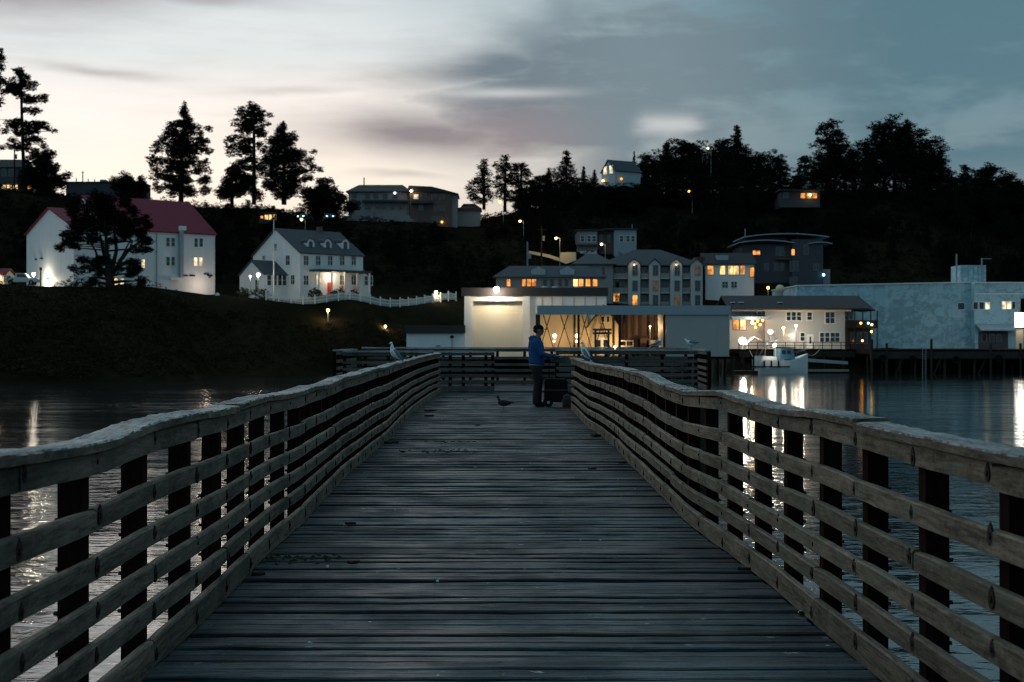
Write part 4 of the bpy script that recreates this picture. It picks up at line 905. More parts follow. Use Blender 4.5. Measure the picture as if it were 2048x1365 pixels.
# gear, fence, sign frame in the yard
Y = 198.5; t = thing('yard_fence', 'white railed fence panel beside the tan gable', 'fence', (WX(1239, Y), Y, -.5)); wd = (1266 - 1239) * Y / F
for i in range(3): MB().box(wd * i / 2 - .07, wd * i / 2 + .07, -.05, .05, 0, 2.2).build('post', M_trim, t)
for zz in (.55, 1.25, 2.0): MB().box(-.05, wd + .05, -.08, -.051, zz, zz + .16).build('rail', M_trim, t)
Y = 186.0; t = thing('sign_frame', 'dark gate-like frame with two crossbars standing before the tan gable', 'frame', (WX(1204, Y), Y, -.5)); kk = Y / F; M_frame = pbr('slate_frame', (.05, .065, .075), .7)
for s_ in (-1, 1): MB().box(s_ * 13 * kk - .14, s_ * 13 * kk + .14, -.14, .14, -.0, WZ(658, Y) + .5).build('upright', M_frame, t)
for py in (669, 662): MB().box(-19 * kk, 19 * kk, -.20, -.143, WZ(py, Y) + .5, WZ(py, Y) + .78).build('crossbar', M_frame, t)
gear = [(1270, 1.9, .7, 'stack of fishing crates in the lit yard beside the white fence', M_pile), (1285, 2.6, .9, 'tall rack of netting in the lit yard', M_brick), (1302, 1.6, .8, 'low heap of ropes in the lit yard', M_tan), (1318, 2.2, .6, 'upright locker by the shed end wall', M_greywall)]
for px, hh, wd, lab, m_ in gear:
    t = thing('yard_gear', lab, 'gear', (WX(px, 200.2), 200.2, -.5)); zz = 0; i = 0
    while zz < hh: h1 = random.uniform(.4, .7); q = wd * random.uniform(.7, 1); dx_ = random.uniform(-.15, .15); MB().box(dx_ - q, dx_ + q, -.5, .5, zz + .003, zz + h1).build('crate', m_ if i % 2 else M_pile, t); zz += h1; i += 1

# --- inn with lit windows behind the boathouse
b = Bld('inn', 'low grey-roofed inn with orange windows just above the boathouse roof', 'building', 992, 244, 5.5, 0); k = 244 / F; X1 = (1206 - 992) * k
b.box('wall', 0, X1, 0, 10, -5, b.z(556), M_greywall); b.hip(0, X1, 0, 10, b.z(556) + .16, b.z(531) - b.z(556), M_greyroof, .6, 3.0)
for px, w_ in ((1017, 7), (1048, 7), (1058, 8), (1068, 8), (1151, 9), (1162, 9), (1176, 9), (1190, 9)): b.wpx(px, 566, w_, 14, M_orange if px not in (1151,) else M_yellow, 1, 1, M_brick, 0, .06)
for px in (1090, 1104, 1120, 1133): b.wpx(px, 566, 7, 13, None, 1, 2, M_greywall, 0, .06)
for px in (1077, 1135): a_ = b.u(px); MB().prism([(a_ - 1.2, b.z(552)), (a_ + 1.2, b.z(552)), (a_ + 1.2, b.z(540)), (a_, b.z(533)), (a_ - 1.2, b.z(540))], .4, 5, 'y').build('roof_gablet', M_bluegrey, b.o)

# --- grey apartment block with four gabled bays
b = Bld('apartment_block', 'grey apartment block with four gabled window bays above the shed', 'building', 1150, 286, 5.0, 0); k = 286 / F
def U(px): return (px - 1150) * k
b.box('wall', U(1226), U(1406), 2.4, 16, -4, b.z(533), M_greywall); b.box('wall', 0, U(1226) - .01, 0, 14, -4, b.z(530), M_greywall)
b.hip(0, U(1226), 0, 14, b.z(530) + .16, b.z(505) - b.z(530), M_greyroof, .7, 3.5); b.hip(U(1200), U(1408), 1.5, 17, b.z(533) + .3, b.z(497) - b.z(533), M_greyroof, .6)
for px in (1179, 1207): b.wpx(px, 543, 4.5, 16, None, 1, 2, M_greywall, 0, .06)
b.wpx(1233, 594, 12, 26, M_orange, 2, 1, M_brick, 2.4, .1); b.wpx(1232, 566, 12, 22, None, 2, 2, M_greywall, 2.4)
for i, (a0, a1) in enumerate(((1257, 1281), (1299, 1321), (1341.5, 1365), (1382.5, 1406))):
    x0, x1 = U(a0), U(a1); xm = (x0 + x1) / 2; z1 = b.z(529); z2 = b.z(519)
    MB().prism([(x0, -4), (x1, -4), (x1, z1), (xm, z2), (x0, z1)], .6, 3.5, 'y').build('bay', M_rest, b.o)
    w = MB(); 
    for q in (x0 - .2, x1 + .2): w.prism([(q, z1 - .12), (xm, z2 + .08), (xm, z2 + .28), (q, z1 + .08)], .35, 4.5, 'y')
    w.build('bay_roof', M_greyroof, b.o)
    for py, m_ in ((541, M_dim if i == 3 else None), (572, M_dim if i in (1,) else None), (601, M_orange if i == 0 else M_dim if i == 2 else None)): b.wpx((a0 + a1) / 2 + 1, py, 9.5, 20, m_, 2, 2, M_greywall, .6, .08)
    if i in (0, 2): g_ = b.box('gable_lamp', xm - .1, xm + .1, .35, .595, b.z(529), b.z(526), M_metal); bulb(g_, (xm, .3, b.z(530)), .10, M_bulby); point_light((xm, -.1, b.z(530.5)), 14, (1, .75, .5), .1, g_)
for i, (a0, a1) in enumerate(((1227, 1257), (1282, 1299), (1322, 1341), (1366, 1382))):
    for py in (556, 585, 613):
        zz = b.z(py); bl = b.box('balcony', U(a0) + .02, U(a1) - .02, .9, 2.39, zz - .18, zz, M_rest); b.box('balcony_rail', U(a0) + .03, U(a1) - .03, .95, 1.02, zz + .003, zz + .95, M_greywall, bl)
        b.win('f', (U(a0) + U(a1)) / 2, zz + 1.2, (U(a1) - U(a0)) * .6, 2.0, None, 2, 1, M_greywall, 2.4, .06)
# --- older block above it
b = Bld('hill_block', 'pale upper apartment building half hidden above the gabled bays', 'building', 1154, 322, 15.5, 0); k = 322 / F; X1 = (1273 - 1154) * k
b.box('wall', 0, X1 * .34, 0, 10, -6, b.z(463), M_greywall); b.box('wall', X1 * .34 + .01, X1 * .62, 1.5, 10, -6, b.z(460), M_brick); b.box('wall', X1 * .62 + .01, X1, 0, 10, -6, b.z(461), M_bluegrey)
b.box('roof', -.3, X1 * .45, -.3, 10.3, b.z(462.9), b.z(459), M_darkroof); b.box('roof', X1 * .45 + .01, X1 + .3, -.5, 10.3, b.z(460), b.z(457.5), M_greyroof)
for px in (1165, 1178, 1188, 1243, 1256, 1266): b.wpx(px, 478, 7, 12, None, 1, 2)
for px in (1202, 1218): b.wpx(px, 478, 8, 16, None, 1, 2, M_brick, 1.5)
b.box('balcony', 0, X1 * .34, -1.4, -.01, b.z(492), b.z(489), M_brick); b.box('garage_wall', X1 * .05, X1 * .33, -.3, -.012, b.z(518), b.z(503), M_white)
b.box('mast', X1 * .95, X1 * .95 + .15, 4, 4.15, b.z(458), b.z(446), M_metal)
# road wall lit orange
t = Bld('retaining_wall', 'low roadside wall glowing orange under a street lamp', 'wall', 1052, 300, 12.0, 0); kk = 300 / F
w = MB(); w.prism([((q[0] - 1052) * kk, t.z(q[1])) for q in ((1056, 507), (1098, 516), (1133, 528), (1152, 521), (1152, 505), (1121, 505), (1120, 517), (1100, 510), (1058, 502))], 0, .4, 'y'); w.build('wall', M_tan, t.o)
# --- white house with orange windows and dark modern block to its right
b = Bld('lit_house', 'small white house with a row of orange windows beside the gabled apartments', 'house', 1411, 292, 8.5, 0); k = 292 / F; X1 = (1508 - 1411) * k
b.gable(0, X1, 0, 9, b.z(528), b.z(506) - b.z(528), M_white, M_darkroof, .5)
for px, w_, m_ in ((1421, 11, M_orange), (1445, 10, M_yellow), (1461, 9, M_yellow), (1472, 10, M_yellow), (1485, 8, M_orange)): b.wpx(px, 541, w_, 17, m_, 1, 1, M_trim, 0, .07)
for px in (1450, 1468): b.wpx(px, 570, 11, 12, None, 2, 2)
b.wpx(1504, 545, 8, 18, M_orange, 1, 1, M_brick); u_ = (1447 - 1411) * k; b.box('dormer_gable', u_ - 1.2, u_ + 1.2, 1.2, 4, b.z(526), b.z(510), M_bluegrey)
b.box('tower', -2.0, -.02, 1, 6, -4, b.z(514), pbr('dull_red_cladding', (.16, .03, .035), .8))
b = Bld('modern_block', 'dark modern apartment building with shallow curved pale roof', 'building', 1478, 304, 11.5, 0); k = 304 / F; X1 = (1650 - 1478) * k
b.box('wall', .6, X1 * .60, 0, 12, -6, b.z(489), M_darkwall); b.box('wall', X1 * .60 + .01, X1 * .96, -1.5, 12, -6, b.z(480), M_darkwall)
def arcroof(x0, x1, zc, sag, name='roof'):
    w = MB(); n = 10; top = []; bot = []
    for i in range(n + 1):
        u_ = i / n; zz = zc - sag * (2 * u_ - 1) ** 2; top.append((x0 + (x1 - x0) * u_, zz + .18)); bot.append((x0 + (x1 - x0) * u_, zz))
    w.prism(top + bot[::-1], -2.2, 12.5, 'y'); return w.build(name, M_bluegrey, b.o)
arcroof(-.4, X1 * .62, b.z(483), .55); arcroof(X1 * .04, X1 + .4, b.z(470), .7); arcroof(X1 * .78, X1 * 1.06, b.z(487), .3)
b.box('clerestory', X1 * .08, X1 * .58, 1.5, 11, b.z(486), b.z(474), M_darkwall)
for px, py, w_, h_, m_, pp in ((1513, 506, 14, 8, M_orange, 0), (1560, 503, 16, 18, None, 0), (1533, 535, 8, 14, None, 0), (1553, 534, 8, 16, None, 0), (1564, 534, 8, 16, None, 0), (1586, 505, 6, 12, M_orange, -1.5), (1588, 533, 16, 20, None, -1.5), (1632, 535, 10, 12, None, -1.5), (1612, 500, 8, 20, None, -1.5), (1587, 562, 14, 14, None, -1.5)):
    b.wpx(px, py, w_, h_, m_, 2 if w_ > 9 else 1, 1, M_darkwall if m_ else M_greywall, pp, .06)
b.box('balcony', X1 * .42, X1 * .60 - .02, -1.4, -.01, b.z(520), b.z(518), M_brick); b.box('annex', X1 * .96 + .01, X1 * 1.06, 0, 8, -6, b.z(539), M_greywall)
bl = b.box('balcony_lamp', X1 * .955, X1 * .97, -1.8, -1.51, b.z(553), b.z(549), M_metal); bulb(bl, (X1 * .96, -1.9, b.z(551)), .28, M_bulbb)
for px, zt_ in ((1497, 455), (1603, 463)): u_ = (px - 1478) * k; b.box('mast', u_ - .09, u_ + .09, 4, 4.18, b.z(476), b.z(zt_), M_metal)
t = lamp_post('orange lamp among shrubs between the lit house and the modern block', 1536, 576, 288, None, M_bulbo, 90, (1, .5, .18), .28)

# --- restaurant on the wharf
RY = 226.0; k = RY / F; b = Bld('restaurant', 'two-storey taupe waterfront restaurant with white-framed windows and dark roof', 'building', 1462, RY, .35, 0)
def U(px): return (px - 1462) * k
zr0, zr1 = b.z(620), b.z(603)
b.box('wall', U(1530), U(1690), 0, 12, -.3, zr0, M_rest); b.box('wall', 0, U(1530) - .01, 1.2, 12, -.3, zr0, M_rest); b.box('wall', U(1690) + .01, U(1712), 2.0, 12, -.3, zr0, M_brick)
w = MB(); w.prism([(-1.0, zr0 + .003), (6.5, zr1 + .9), (13, zr0), (13, zr0 + .22), (6.5, zr1 + 1.1), (-1.0, zr0 + .22)], -.6, U(1737)); w.add([(U(1737), -1.0, zr0 + .1), (U(1757), 1.2, zr0 - .15), (U(1757), 10, zr0 - .15), (U(1737), 13, zr0 + .1), (U(1737), 6.5, zr1 + 1.1)], [(0, 1, 4), (1, 2, 4), (2, 3, 4), (3, 2, 1, 0)]); w.build('roof', M_darkroof, b.o)
b.box('eave_trim', 0, U(1700), -.75, -.55, zr0 - .28, zr0 - .02, M_tan)
for px in (1469, 1486, 1565): u_ = U(px); MB().prism([(u_ - .35, 0), (u_ + .35, 0), (u_ + .35, .12), (u_ - .35, .12)], 1.5, 3.2, 'y').build('skylight', M_trim, b.o).location.z = zr0 + 1.15
MB().tube([(U(1580), 8, zr1 + .5), (U(1580), 8, zr1 + 1.9)], .5, 10).build('vent_stack', M_metal, b.o); MB().ball((U(1580), 8, zr1 + 2.2), .75, 10, 7).build('vent_cowl', M_tan, b.o, True)
for px, py, w_, h_, c_, pp in ((1577, 633, 8, 16, 1, 0), (1587.5, 633, 8, 16, 1, 0), (1598, 633, 8, 16, 1, 0), (1619, 633, 9, 15, 1, 0), (1655, 636, 8, 22, 1, 0), (1665, 636, 8, 22, 1, 0), (1693, 631, 6, 16, 1, 2.0), (1702, 631, 6, 16, 1, 2.0),
                          (1644, 675, 8, 18, 1, 0), (1654.5, 675, 8, 18, 1, 0), (1665, 675, 8, 18, 1, 0), (1675, 675, 8, 18, 1, 0), (1509, 630, 7, 11, 1, 1.2), (1519, 630, 7, 11, 1, 1.2), (1605, 674, 8, 16, 1, 0)): b.wpx(px, py, w_, h_, None, c_, 2, M_trim, pp, .13)
u_ = U(1620); dr = b.box('door', u_ - .55, u_ + .55, -.08, -.003, .1, 2.3, M_trim); b.box('door_pane', u_ - .1, u_ + .15, -.11, -.081, .8, 1.9, M_glass, dr)
b.box('porch_roof', -.3, U(1532), -2.6, 1.19, b.z(640), b.z(634), M_bluegrey)
for px, m_ in ((1472, M_orange), (1486, M_yellow)): b.wpx(px, 650, 11, 20, m_, 1, 1, M_brick, 1.2, .08)
for px, py in ((1506, 648), (1512, 643), (1508, 655), (1522, 641), (1517, 650)): bl = b.box('lantern_wire', U(px) - .02, U(px) + .02, -1.4, -1.36, b.z(py), b.z(640), M_black); bulb(bl, (U(px), -1.4, b.z(py)), .20, M_bulbo, 'lantern')
# balconies at the right-hand end
bl = b.box('balcony', U(1690) + .02, U(1754), -.6, 1.98, b.z(657), b.z(653), M_pile); b.box('balcony_rail', U(1692), U(1754), -.62, -.55, b.z(652.8), b.z(641), M_pile, bl)
for px in (1693, 1708, 1724, 1740, 1753): b.box('balcony_post', U(px) - .08, U(px) + .08, -.5, -.34, -.3, b.z(622), M_pile)
for px, py, m_ in ((1719, 647, M_bulbo), (1734, 647, M_bulbb), (1741, 650, M_bulby), (1740, 664, M_bulby), (1722, 682, M_bulbo)): g_ = b.box('lantern_hook', U(px) - .03, U(px) + .03, -.9, -.63, b.z(py) + .2, b.z(py) + .24, M_black); bulb(g_, (U(px), -.85, b.z(py)), .17, m_, 'lantern')
for px, w_ in ((1705, 9), (1718, 9), (1730, 9)): b.wpx(px, 676, w_, 22, None, 1, 1, M_greywall, 2.0, .08)
b.box('glass_lounge', U(1713), U(1748), 2.1, 9, -.3, b.z(656.9), M_darkwall)
sg = b.box('sign_board', U(1562), U(1584), -.25, -.05, b.z(674), b.z(668), M_tan); bulb(sg, (U(1584), -.5, b.z(672)), .22, M_bulbw); point_light((U(1590), -5.0, b.z(668)), 520, (1, .82, .6), .2, sg)
pl = b.box('porch_light', U(1500) - .2, U(1500) + .2, -2.3, -1.9, b.z(645), b.z(640.2), M_metal); bulb(pl, (U(1500), -2.1, b.z(646.5)), .2, M_bulb); point_light((U(1497), -3.2, b.z(648)), 300, (1, .8, .55), .2, pl)
for px, py, lab in ((1541, 664, 'tall lamp with large white globe on the wharf at the porch end'), (1567, 657, 'slim lamp with small globe on the wharf before the sign board'), (1592, 652, 'slim lamp with tilted globe on the wharf beside the restaurant door')):
    lamp_post(lab, px, py, 219.5, .33, M_bulbw if px == 1541 else M_bulb, 230, (1, .84, .62), .34 if px == 1541 else .2, 'wharf_lamp')
# wharf under restaurant and warehouse
wf = thing('wharf', 'dark timber wharf on piles below the restaurant and warehouse', 'wharf', (WX(1462, 222), 0, 0))
Wd = WX(2330, 222) - WX(1462, 222)
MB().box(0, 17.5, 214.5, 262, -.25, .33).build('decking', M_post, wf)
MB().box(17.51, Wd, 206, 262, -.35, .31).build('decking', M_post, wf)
MB().box(0, 17.5, 214.3, 214.49, -.9, .05).build('fascia_beam', M_pile, wf); MB().box(17.51, Wd, 205.8, 205.99, -1.0, .05).build('fascia_beam', M_pile, wf)
for u_ in np.arange(.5, Wd, 2.15):
    y0 = 214.8 if u_ < 17.5 else 206.4
    up = random.choice((0, 0, 0, 1.0, 1.6)) if u_ > 17 else 0
    MB().tube([(u_, y0 - (.7 if up else 0), WATER - 2), (u_, y0 - (.7 if up else 0), -.36 + (up + .6 if up else 0))], .19, 8).build('pile', M_pile, wf)
    MB().tube([(u_ + .9, y0 + 5, WATER - 2), (u_ + .9, y0 + 5, -.36)], .19, 8).build('pile', M_pile, wf)
for u_ in (21, 26.5, 33): MB().tube([(u_, 206.0, WATER - .5), (u_ + 1.6, 206.0, -.4)], .13, 6).build('brace', M_pile, wf)
MB().box(0, Wd, 219.5, 219.9, WATER - 2, -.36).build('bulkhead', M_black, wf)
w = MB(); wr = thing('wharf_railing', 'thin dark railing along the wharf before the restaurant', 'railing', (WX(1462, 222), 214.6, .33))
for i in range(13): MB().box(i * 1.4 - .05, i * 1.4 + .05, 0, .1, 0, 1.1).build('post', M_black, wr)
for zz in (.5, 1.0): MB().box(0, 17, .101, .14, zz, zz + .09).build('rail', M_black, wr)
# marquee tent with floodlight, chairs etc on the wharf
t = thing('canopy_tent', 'small white peaked canopy tent brightly lit beside the restaurant porch', 'tent', (WX(1505, 219), 219, .33)); kk = 219 / F
MB().prism([(-28 * kk / 2 - .2, WZ(689, 219) - .33), (0, WZ(674, 219) - .33), (14 * kk * 1.1, WZ(681, 219) - .33), (14 * kk * 1.1, WZ(682, 219) - .33 + .02), (0, WZ(675.5, 219) - .33), (-28 * kk / 2 - .2, WZ(690.5, 219) - .33)], -1.4, 1.4, 'y').build('canopy', M_trim, t)
for s_ in (-1, 1):
    for q in (-1.3, 1.3): MB().box(s_ * 1.0 - .04, s_ * 1.0 + .04, q - .04, q + .04, 0, WZ(686, 219) - .33).build('leg', M_metal, t)
t = thing('work_light', 'glaring white work light on a stand by the canopy tent', 'lamp', (WX(1485, 217.5), 217.5, .33)); MB().tube([(0, 0, 0), (0, 0, 1.0)], .05, 6).build('pole', M_metal, t); bulb(t, (0, 0, 1.25), .55, M_bulbw); point_light((.1, -.7, 1.3), 1300, (1, .92, .78), .35, t)
for i, (px, hh) in enumerate(((1570, 1.0), (1606, .9), (1634, .9))):
    t = thing('patio_table', ('small pale patio table below the lit sign board', 'small pale patio table beside the restaurant door', 'small pale patio table between the door and the four lower windows')[i], 'table', (WX(px, 218), 218, .33), 0, 'patio tables on the wharf'); MB().box(-.5, .5, -.5, .5, .68, .74).build('table_top', M_tan, t)
    for a_ in (-1, 1):
        for c_ in (-1, 1): MB().box(a_ * .4 - .03, a_ * .4 + .03, c_ * .4 - .03, c_ * .4 + .03, 0, .678).build('leg', M_metal, t)

# --- large warehouse with peeling paint
b = Bld('warehouse', 'huge windowless warehouse with peeling blue-white paint on the wharf', 'warehouse', 1594, 242, .31, 0); k = 242 / F
def U(px): return (px - 1594) * k
w = MB().prism([(0, -.2), (U(1941), -.2), (U(1941), b.z(566)), (0, b.z(573))], 0, 22, 'y').build('wall', M_peel, b.o)
b.box('wall', U(1941) + .01, U(2040), -2.0, 20, -.2, b.z(567, 0, -2), M_peel); MB().prism([(-.15, b.z(573)), (U(1941), b.z(566)), (U(1941), b.z(566) + .18), (-.15, b.z(573) + .18)], -.2, 22.2, 'y').build('parapet', M_trim, b.o)
b.box('parapet', U(1941) + .02, U(2040) + .1, -2.15, 20.1, b.z(567, 0, -2) + .003, b.z(566, 0, -2) + .12, M_trim)
for px, py, w_, h_, m_, pp in ((1922, 613, 13, 13, None, 0), (1951, 612, 9, 14, None, -2), (1963, 612, 9, 14, None, -2), (1975, 612, 9, 14, M_warm, -2), (2008, 611, 8, 15, M_warm, -2), (2018, 611, 8, 15, M_warm, -2), (2027, 611, 6, 14, None, -2)): b.wpx(px, py, w_, h_, m_, 1, 1, M_trim, pp, .08)
b.box('wall_band', U(1942), U(2040), -2.06, -2.003, b.z(590), b.z(588), M_trim)
u0, u1 = U(1943), U(2014); MB().prism([(-4.6, b.z(662)), (-2.01, b.z(651)), (-2.01, b.z(649)), (-4.6, b.z(660))], u0, u1).build('awning', M_bluegrey, b.o)
b.box('shop_front', u0 + .5, u1 - .6, -2.2, -2.01, .0, b.z(664), M_darkwall)
for px in (1968, 1984, 1998): b.wpx(px, 676, 9, 14, None, 1, 1, M_greywall, -2.2, .06)
tk = b.box('roof_tank', U(1932), U(1984), 3, 8, b.z(566) + .19, b.z(529), M_peel)
for i in range(5): q = U(1932) + (U(1984) - U(1932)) * (i + .5) / 5; b.box('tank_rib', q - .06, q + .06, 2.9, 2.998, b.z(563), b.z(530), M_bluegrey, tk)
for px, zt_ in ((1921, 507), (1972, 515)): b.box('mast', U(px) - .1, U(px) + .1, 2, 2.2, b.z(566), b.z(zt_), M_metal)
b.box('mast_arm', U(1972) + .11, U(1991), 2.05, 2.15, b.z(517), b.z(516), M_metal); b.box('roof_rail', U(1921) + .11, U(1932) - .02, 2.05, 2.15, b.z(538), b.z(537), M_metal)
t = thing('shop_sign', 'glowing blank white sign box on a bracket at the warehouse corner', 'sign', (WX(2037, 232), 232, .31)); kk = 232 / F
MB().box(-7 * kk, 8 * kk, -.5, .1, WZ(654, 232) - .31, WZ(626, 232) - .31).build('light_box', M_sign, t); MB().box(-11 * kk, 8 * kk, -.6, .2, WZ(656, 232) - .31, WZ(654.1, 232) - .31).build('shelf', M_trim, t); MB().box(-.5, .7, -.3, .1, 0, WZ(656.2, 232) - .31).build('sign_base', M_tan, t)
point_light((0, -1.4, WZ(642, 232) - .31), 260, (1, .93, .8), .6, t)
t = Bld('blue_annex', 'blue-clad building edge behind the glowing sign box', 'building', 2041, 240, .31, 0); t.box('wall', 0, 14, 0, 10, -.2, t.z(598), pbr('blue_cladding', (.06, .16, .24), .7)); t.box('roof', -.2, 14.2, -.2, 10.2, t.z(597.9), t.z(595), M_bluegrey); t.wpx(2060, 640, 10, 14, None)

# --- fishing boat moored at the wharf
bt = thing('fishing_boat', 'white and blue fishing boat with lit deck moored below the restaurant', 'boat', (WX(1513, 207), 207, WATER), R(14)); kk = 207 / F
def hull(sects, name, mat, parent):
    w = MB(); m_ = len(sects[0][1])
    for x, pr in sects:
        for q in pr: w.v.append((x, q[0], q[1]))
    for i in range(len(sects) - 1):
        for j in range(m_ - 1): w.f.append((i * m_ + j, i * m_ + j + 1, (i + 1) * m_ + j + 1, (i + 1) * m_ + j))
        w.f.append((i * m_ + m_ - 1, i * m_, (i + 1) * m_, (i + 1) * m_ + m_ - 1))
    w.f.append(tuple(range(m_))); w.f.append(tuple(range((len(sects) - 1) * m_, len(sects) * m_))); return w.build(name, mat, parent)
def sec(hb, kz, dz): return [(-hb, dz), (-hb * .96, dz * .4), (-hb * .8, 0), (0, kz), (hb * .8, 0), (hb * .96, dz * .4), (hb, dz)]
hull([(0, sec(1.5, -.5, 2.05)), (2.4, sec(1.62, -.6, 1.9)), (4.6, sec(1.55, -.6, 1.95)), (6.2, sec(1.1, -.5, 2.25)), (7.4, sec(.5, -.2, 2.7)), (8.1, sec(.08, .4, 2.95))], 'hull', M_white, bt)
MB().box(-.08, 4.5, -1.74, -1.60, .95, 1.12).build('rub_strake', M_black, bt); MB().box(-.12, -.01, -1.6, 1.6, .95, 1.12).build('rub_strake', M_black, bt)
wh = MB().prism([(3.1, 2.0), (5.6, 2.15), (5.2, 3.7), (3.3, 3.75)], -1.15, 1.15, 'y').build('wheelhouse', pbr('blue_boat_paint', (.10, .24, .34), .5), bt)
MB().prism([(2.7, 3.76), (5.6, 3.72), (5.6, 3.84), (2.7, 3.9)], -1.3, 1.3, 'y').build('wheelhouse_roof', M_black, bt)
for x0 in (3.45, 4.25): MB().box(x0, x0 + .6, -1.19, -1.155, 2.85, 3.45).build('window', M_glass, wh)
MB().tube([(3.0, 0, 1.9), (3.0, 0, 6.4)], [.10, .05], 7).build('mast', M_trim, bt)
for s_ in (-1, 1): MB().tube([(3.0, s_ * .3, 3.9), (1.8, s_ * 1.6, 6.6)], [.05, .03], 6).build('outrigger', M_metal, bt)
MB().tube([(1.4, 0, 1.9), (1.4, 0, 4.6), (3.0, 0, 4.9)], .06, 6).build('boom', M_metal, bt)
MB().prism([(.3, 2.05), (2.6, 1.95), (2.6, 2.5), (.3, 2.6)], -1.3, 1.3, 'y').build('deck_house', M_trim, bt)
for x, z in ((2.6, 3.9), (1.5, 4.4), (3.1, 5.0), (2.0, 5.6)): MB().ball((x, -.2, z), .22, 8, 6).build('float_buoy', M_trim, bt, True)
q = MB().box(2.9, 3.05, -.4, -.2, 4.1, 4.3).build('deck_light', M_metal, bt); bulb(q, (2.7, -.4, 4.15), .24, M_bulbw); point_light((1.6, -2.2, 3.6), 140, (1, .9, .72), .2, q)
for x in (.5, 1.6, 2.7): MB().tube([(x, -1.62, .9), (x, -1.62, 1.9)], .12, 8).build('fender', M_black, bt)
fd = thing('floating_dock', 'low grey floating dock beyond the bow of the fishing boat', 'dock', (WX(1612, 211), 211, WATER)); MB().box(0, 6.2, -.8, .8, .25, .55).build('deck', M_concrete, fd); MB().prism([(0, 1.7), (6.0, 1.3), (6.0, 1.75), (0, 2.2)], -.9, -.6, 'y').build('gangway', M_metal, fd)
for x in (.4, 3.0, 5.8): MB().tube([(x, 1.0, -2), (x, 1.0, 2.4)], .15, 7).build('pile', M_pile, fd)
fd2 = thing('work_float', 'dark work float lying between the shed and the fishing boat', 'dock', (WX(1466, 204), 204, WATER)); MB().box(0, 3.4, -1, 1, .0, .5).build('deck', M_pile, fd2)
for x in (.2, 1.6, 3.1): MB().tube([(x, .8, -1), (x, .8, 2.6)], .13, 7).build('pile', M_pile, fd2)

# tyres hung along the wharf, a ladder, mooring lines
tyre = MB(); n1, n2 = 16, 8
for i in range(n1):
    for j in range(n2):
        a_, c_ = 2 * math.pi * i / n1, 2 * math.pi * j / n2; r_ = .42 + .15 * math.cos(c_); tyre.v.append((r_ * math.cos(a_), .15 * math.sin(c_), r_ * math.sin(a_)))
for i in range(n1):
    for j in range(n2): tyre.f.append((i * n2 + j, ((i + 1) % n1) * n2 + j, ((i + 1) % n1) * n2 + (j + 1) % n2, i * n2 + (j + 1) % n2))
tyre_me = tyre.mesh('tyre_fender', M_black, True); X0 = WX(1462, 222)
for i, u_ in enumerate((2.1, 6.3, 12.9, 19.2, 23.6, 29.8, 36.0)):
    o = obj('tyre_fender', tyre_me, None, (X0 + u_, (214.05 if u_ < 17.5 else 205.55), -.95 - .1 * (i % 3))); tag(o, 'black rubber tyre hung as a fender on the ' + ('restaurant' if u_ < 17.5 else 'warehouse') + ' wharf face', 'tyre', 'tyre fenders along the wharf')
t = thing('wharf_ladder', 'steel ladder going down the wharf face below the warehouse', 'ladder', (X0 + 25.2, 205.5, WATER))
for s_ in (-1, 1): MB().tube([(s_ * .25, 0, -.3), (s_ * .25, 0, 3.9)], .035, 6).build('side_rail', M_metal, t)
for i in range(11): MB().tube([(-.25, 0, .1 + i * .34), (.25, 0, .1 + i * .34)], .022, 6).build('rung', M_metal, t)
for x0, y0, z0, x1, y1, z1, lab in ((WX(1513, 207) + .3, 207.3, WATER + 2.1, WX(1500, 214), 214.4, .2, 'stern mooring line from the fishing boat to the wharf'), (WX(1513, 207) + 7.6, 208.9, WATER + 2.9, WX(1640, 214), 214.4, .2, 'bow mooring line from the fishing boat to the wharf')):
    pts = [(x0 + (x1 - x0) * q / 8, y0 + (y1 - y0) * q / 8, z0 + (z1 - z0) * q / 8 - .5 * math.sin(math.pi * q / 8)) for q in range(9)]
    tag(MB().tube(pts, .03, 6).build('mooring_line', M_tan), lab, 'rope')
for q in ((3.0, 0, 6.3, 8.0, 0, 3.0), (3.0, 0, 6.3, .1, 0, 2.2), (1.8, -1.6, 6.5, .4, -1.4, 2.3), (1.8, 1.6, 6.5, .4, 1.4, 2.3)): MB().tube([q[:3], q[3:]], .018, 5).build('stay_wire', M_metal, bt)
for s_ in (-1, 1): MB().tube([(5.8, s_ * 1.1, 2.3), (5.8, s_ * 1.1, 3.0), (7.2, s_ * .5, 3.4), (7.9, 0, 3.5)], .03, 6).build('bow_rail', M_metal, bt)
# ------------------------------------------------------------------ buildings on the hill
b = Bld('hilltop_block', 'pale grey hip-roofed apartment block on the ridge with a roof mast', 'building', 697, 333, 28.5, 0); k = 333 / F
def U(px): return (px - 697) * k
b.box('wall', 0, U(818), 0, 12, -4, b.z(385), M_greywall); b.hip(0, U(818), 0, 12, b.z(385) + .16, b.z(366) - b.z(385), M_darkroof, .6, 2.5)
for px, py in ((709, 392), (735, 393), (752, 393), (770, 393), (790, 393), (735, 415), (757, 414), (768, 414), (785, 415), (800, 415)): b.wpx(px, py, 9, 9, None, 1, 2, M_greywall, 0, .07)
b.box('balcony', U(725), U(815), -1.4, -.01, b.z(405), b.z(401), M_darkwall); b.box('terrace_wall', U(690), U(822), -3.0, -2.6, b.z(446), b.z(434), M_concrete)
u_ = U(724); b.box('mast', u_ - .12, u_ + .12, 5, 5.25, b.z(368), b.z(351), M_black)
g_ = b.box('wall_lamp', U(790) - .1, U(790) + .1, -.4, -.01, b.z(388), b.z(386), M_metal); bulb(g_, (U(790), -.5, b.z(387)), .34, emit('dim_white_bulb', (.9, .9, 1), 1.6))
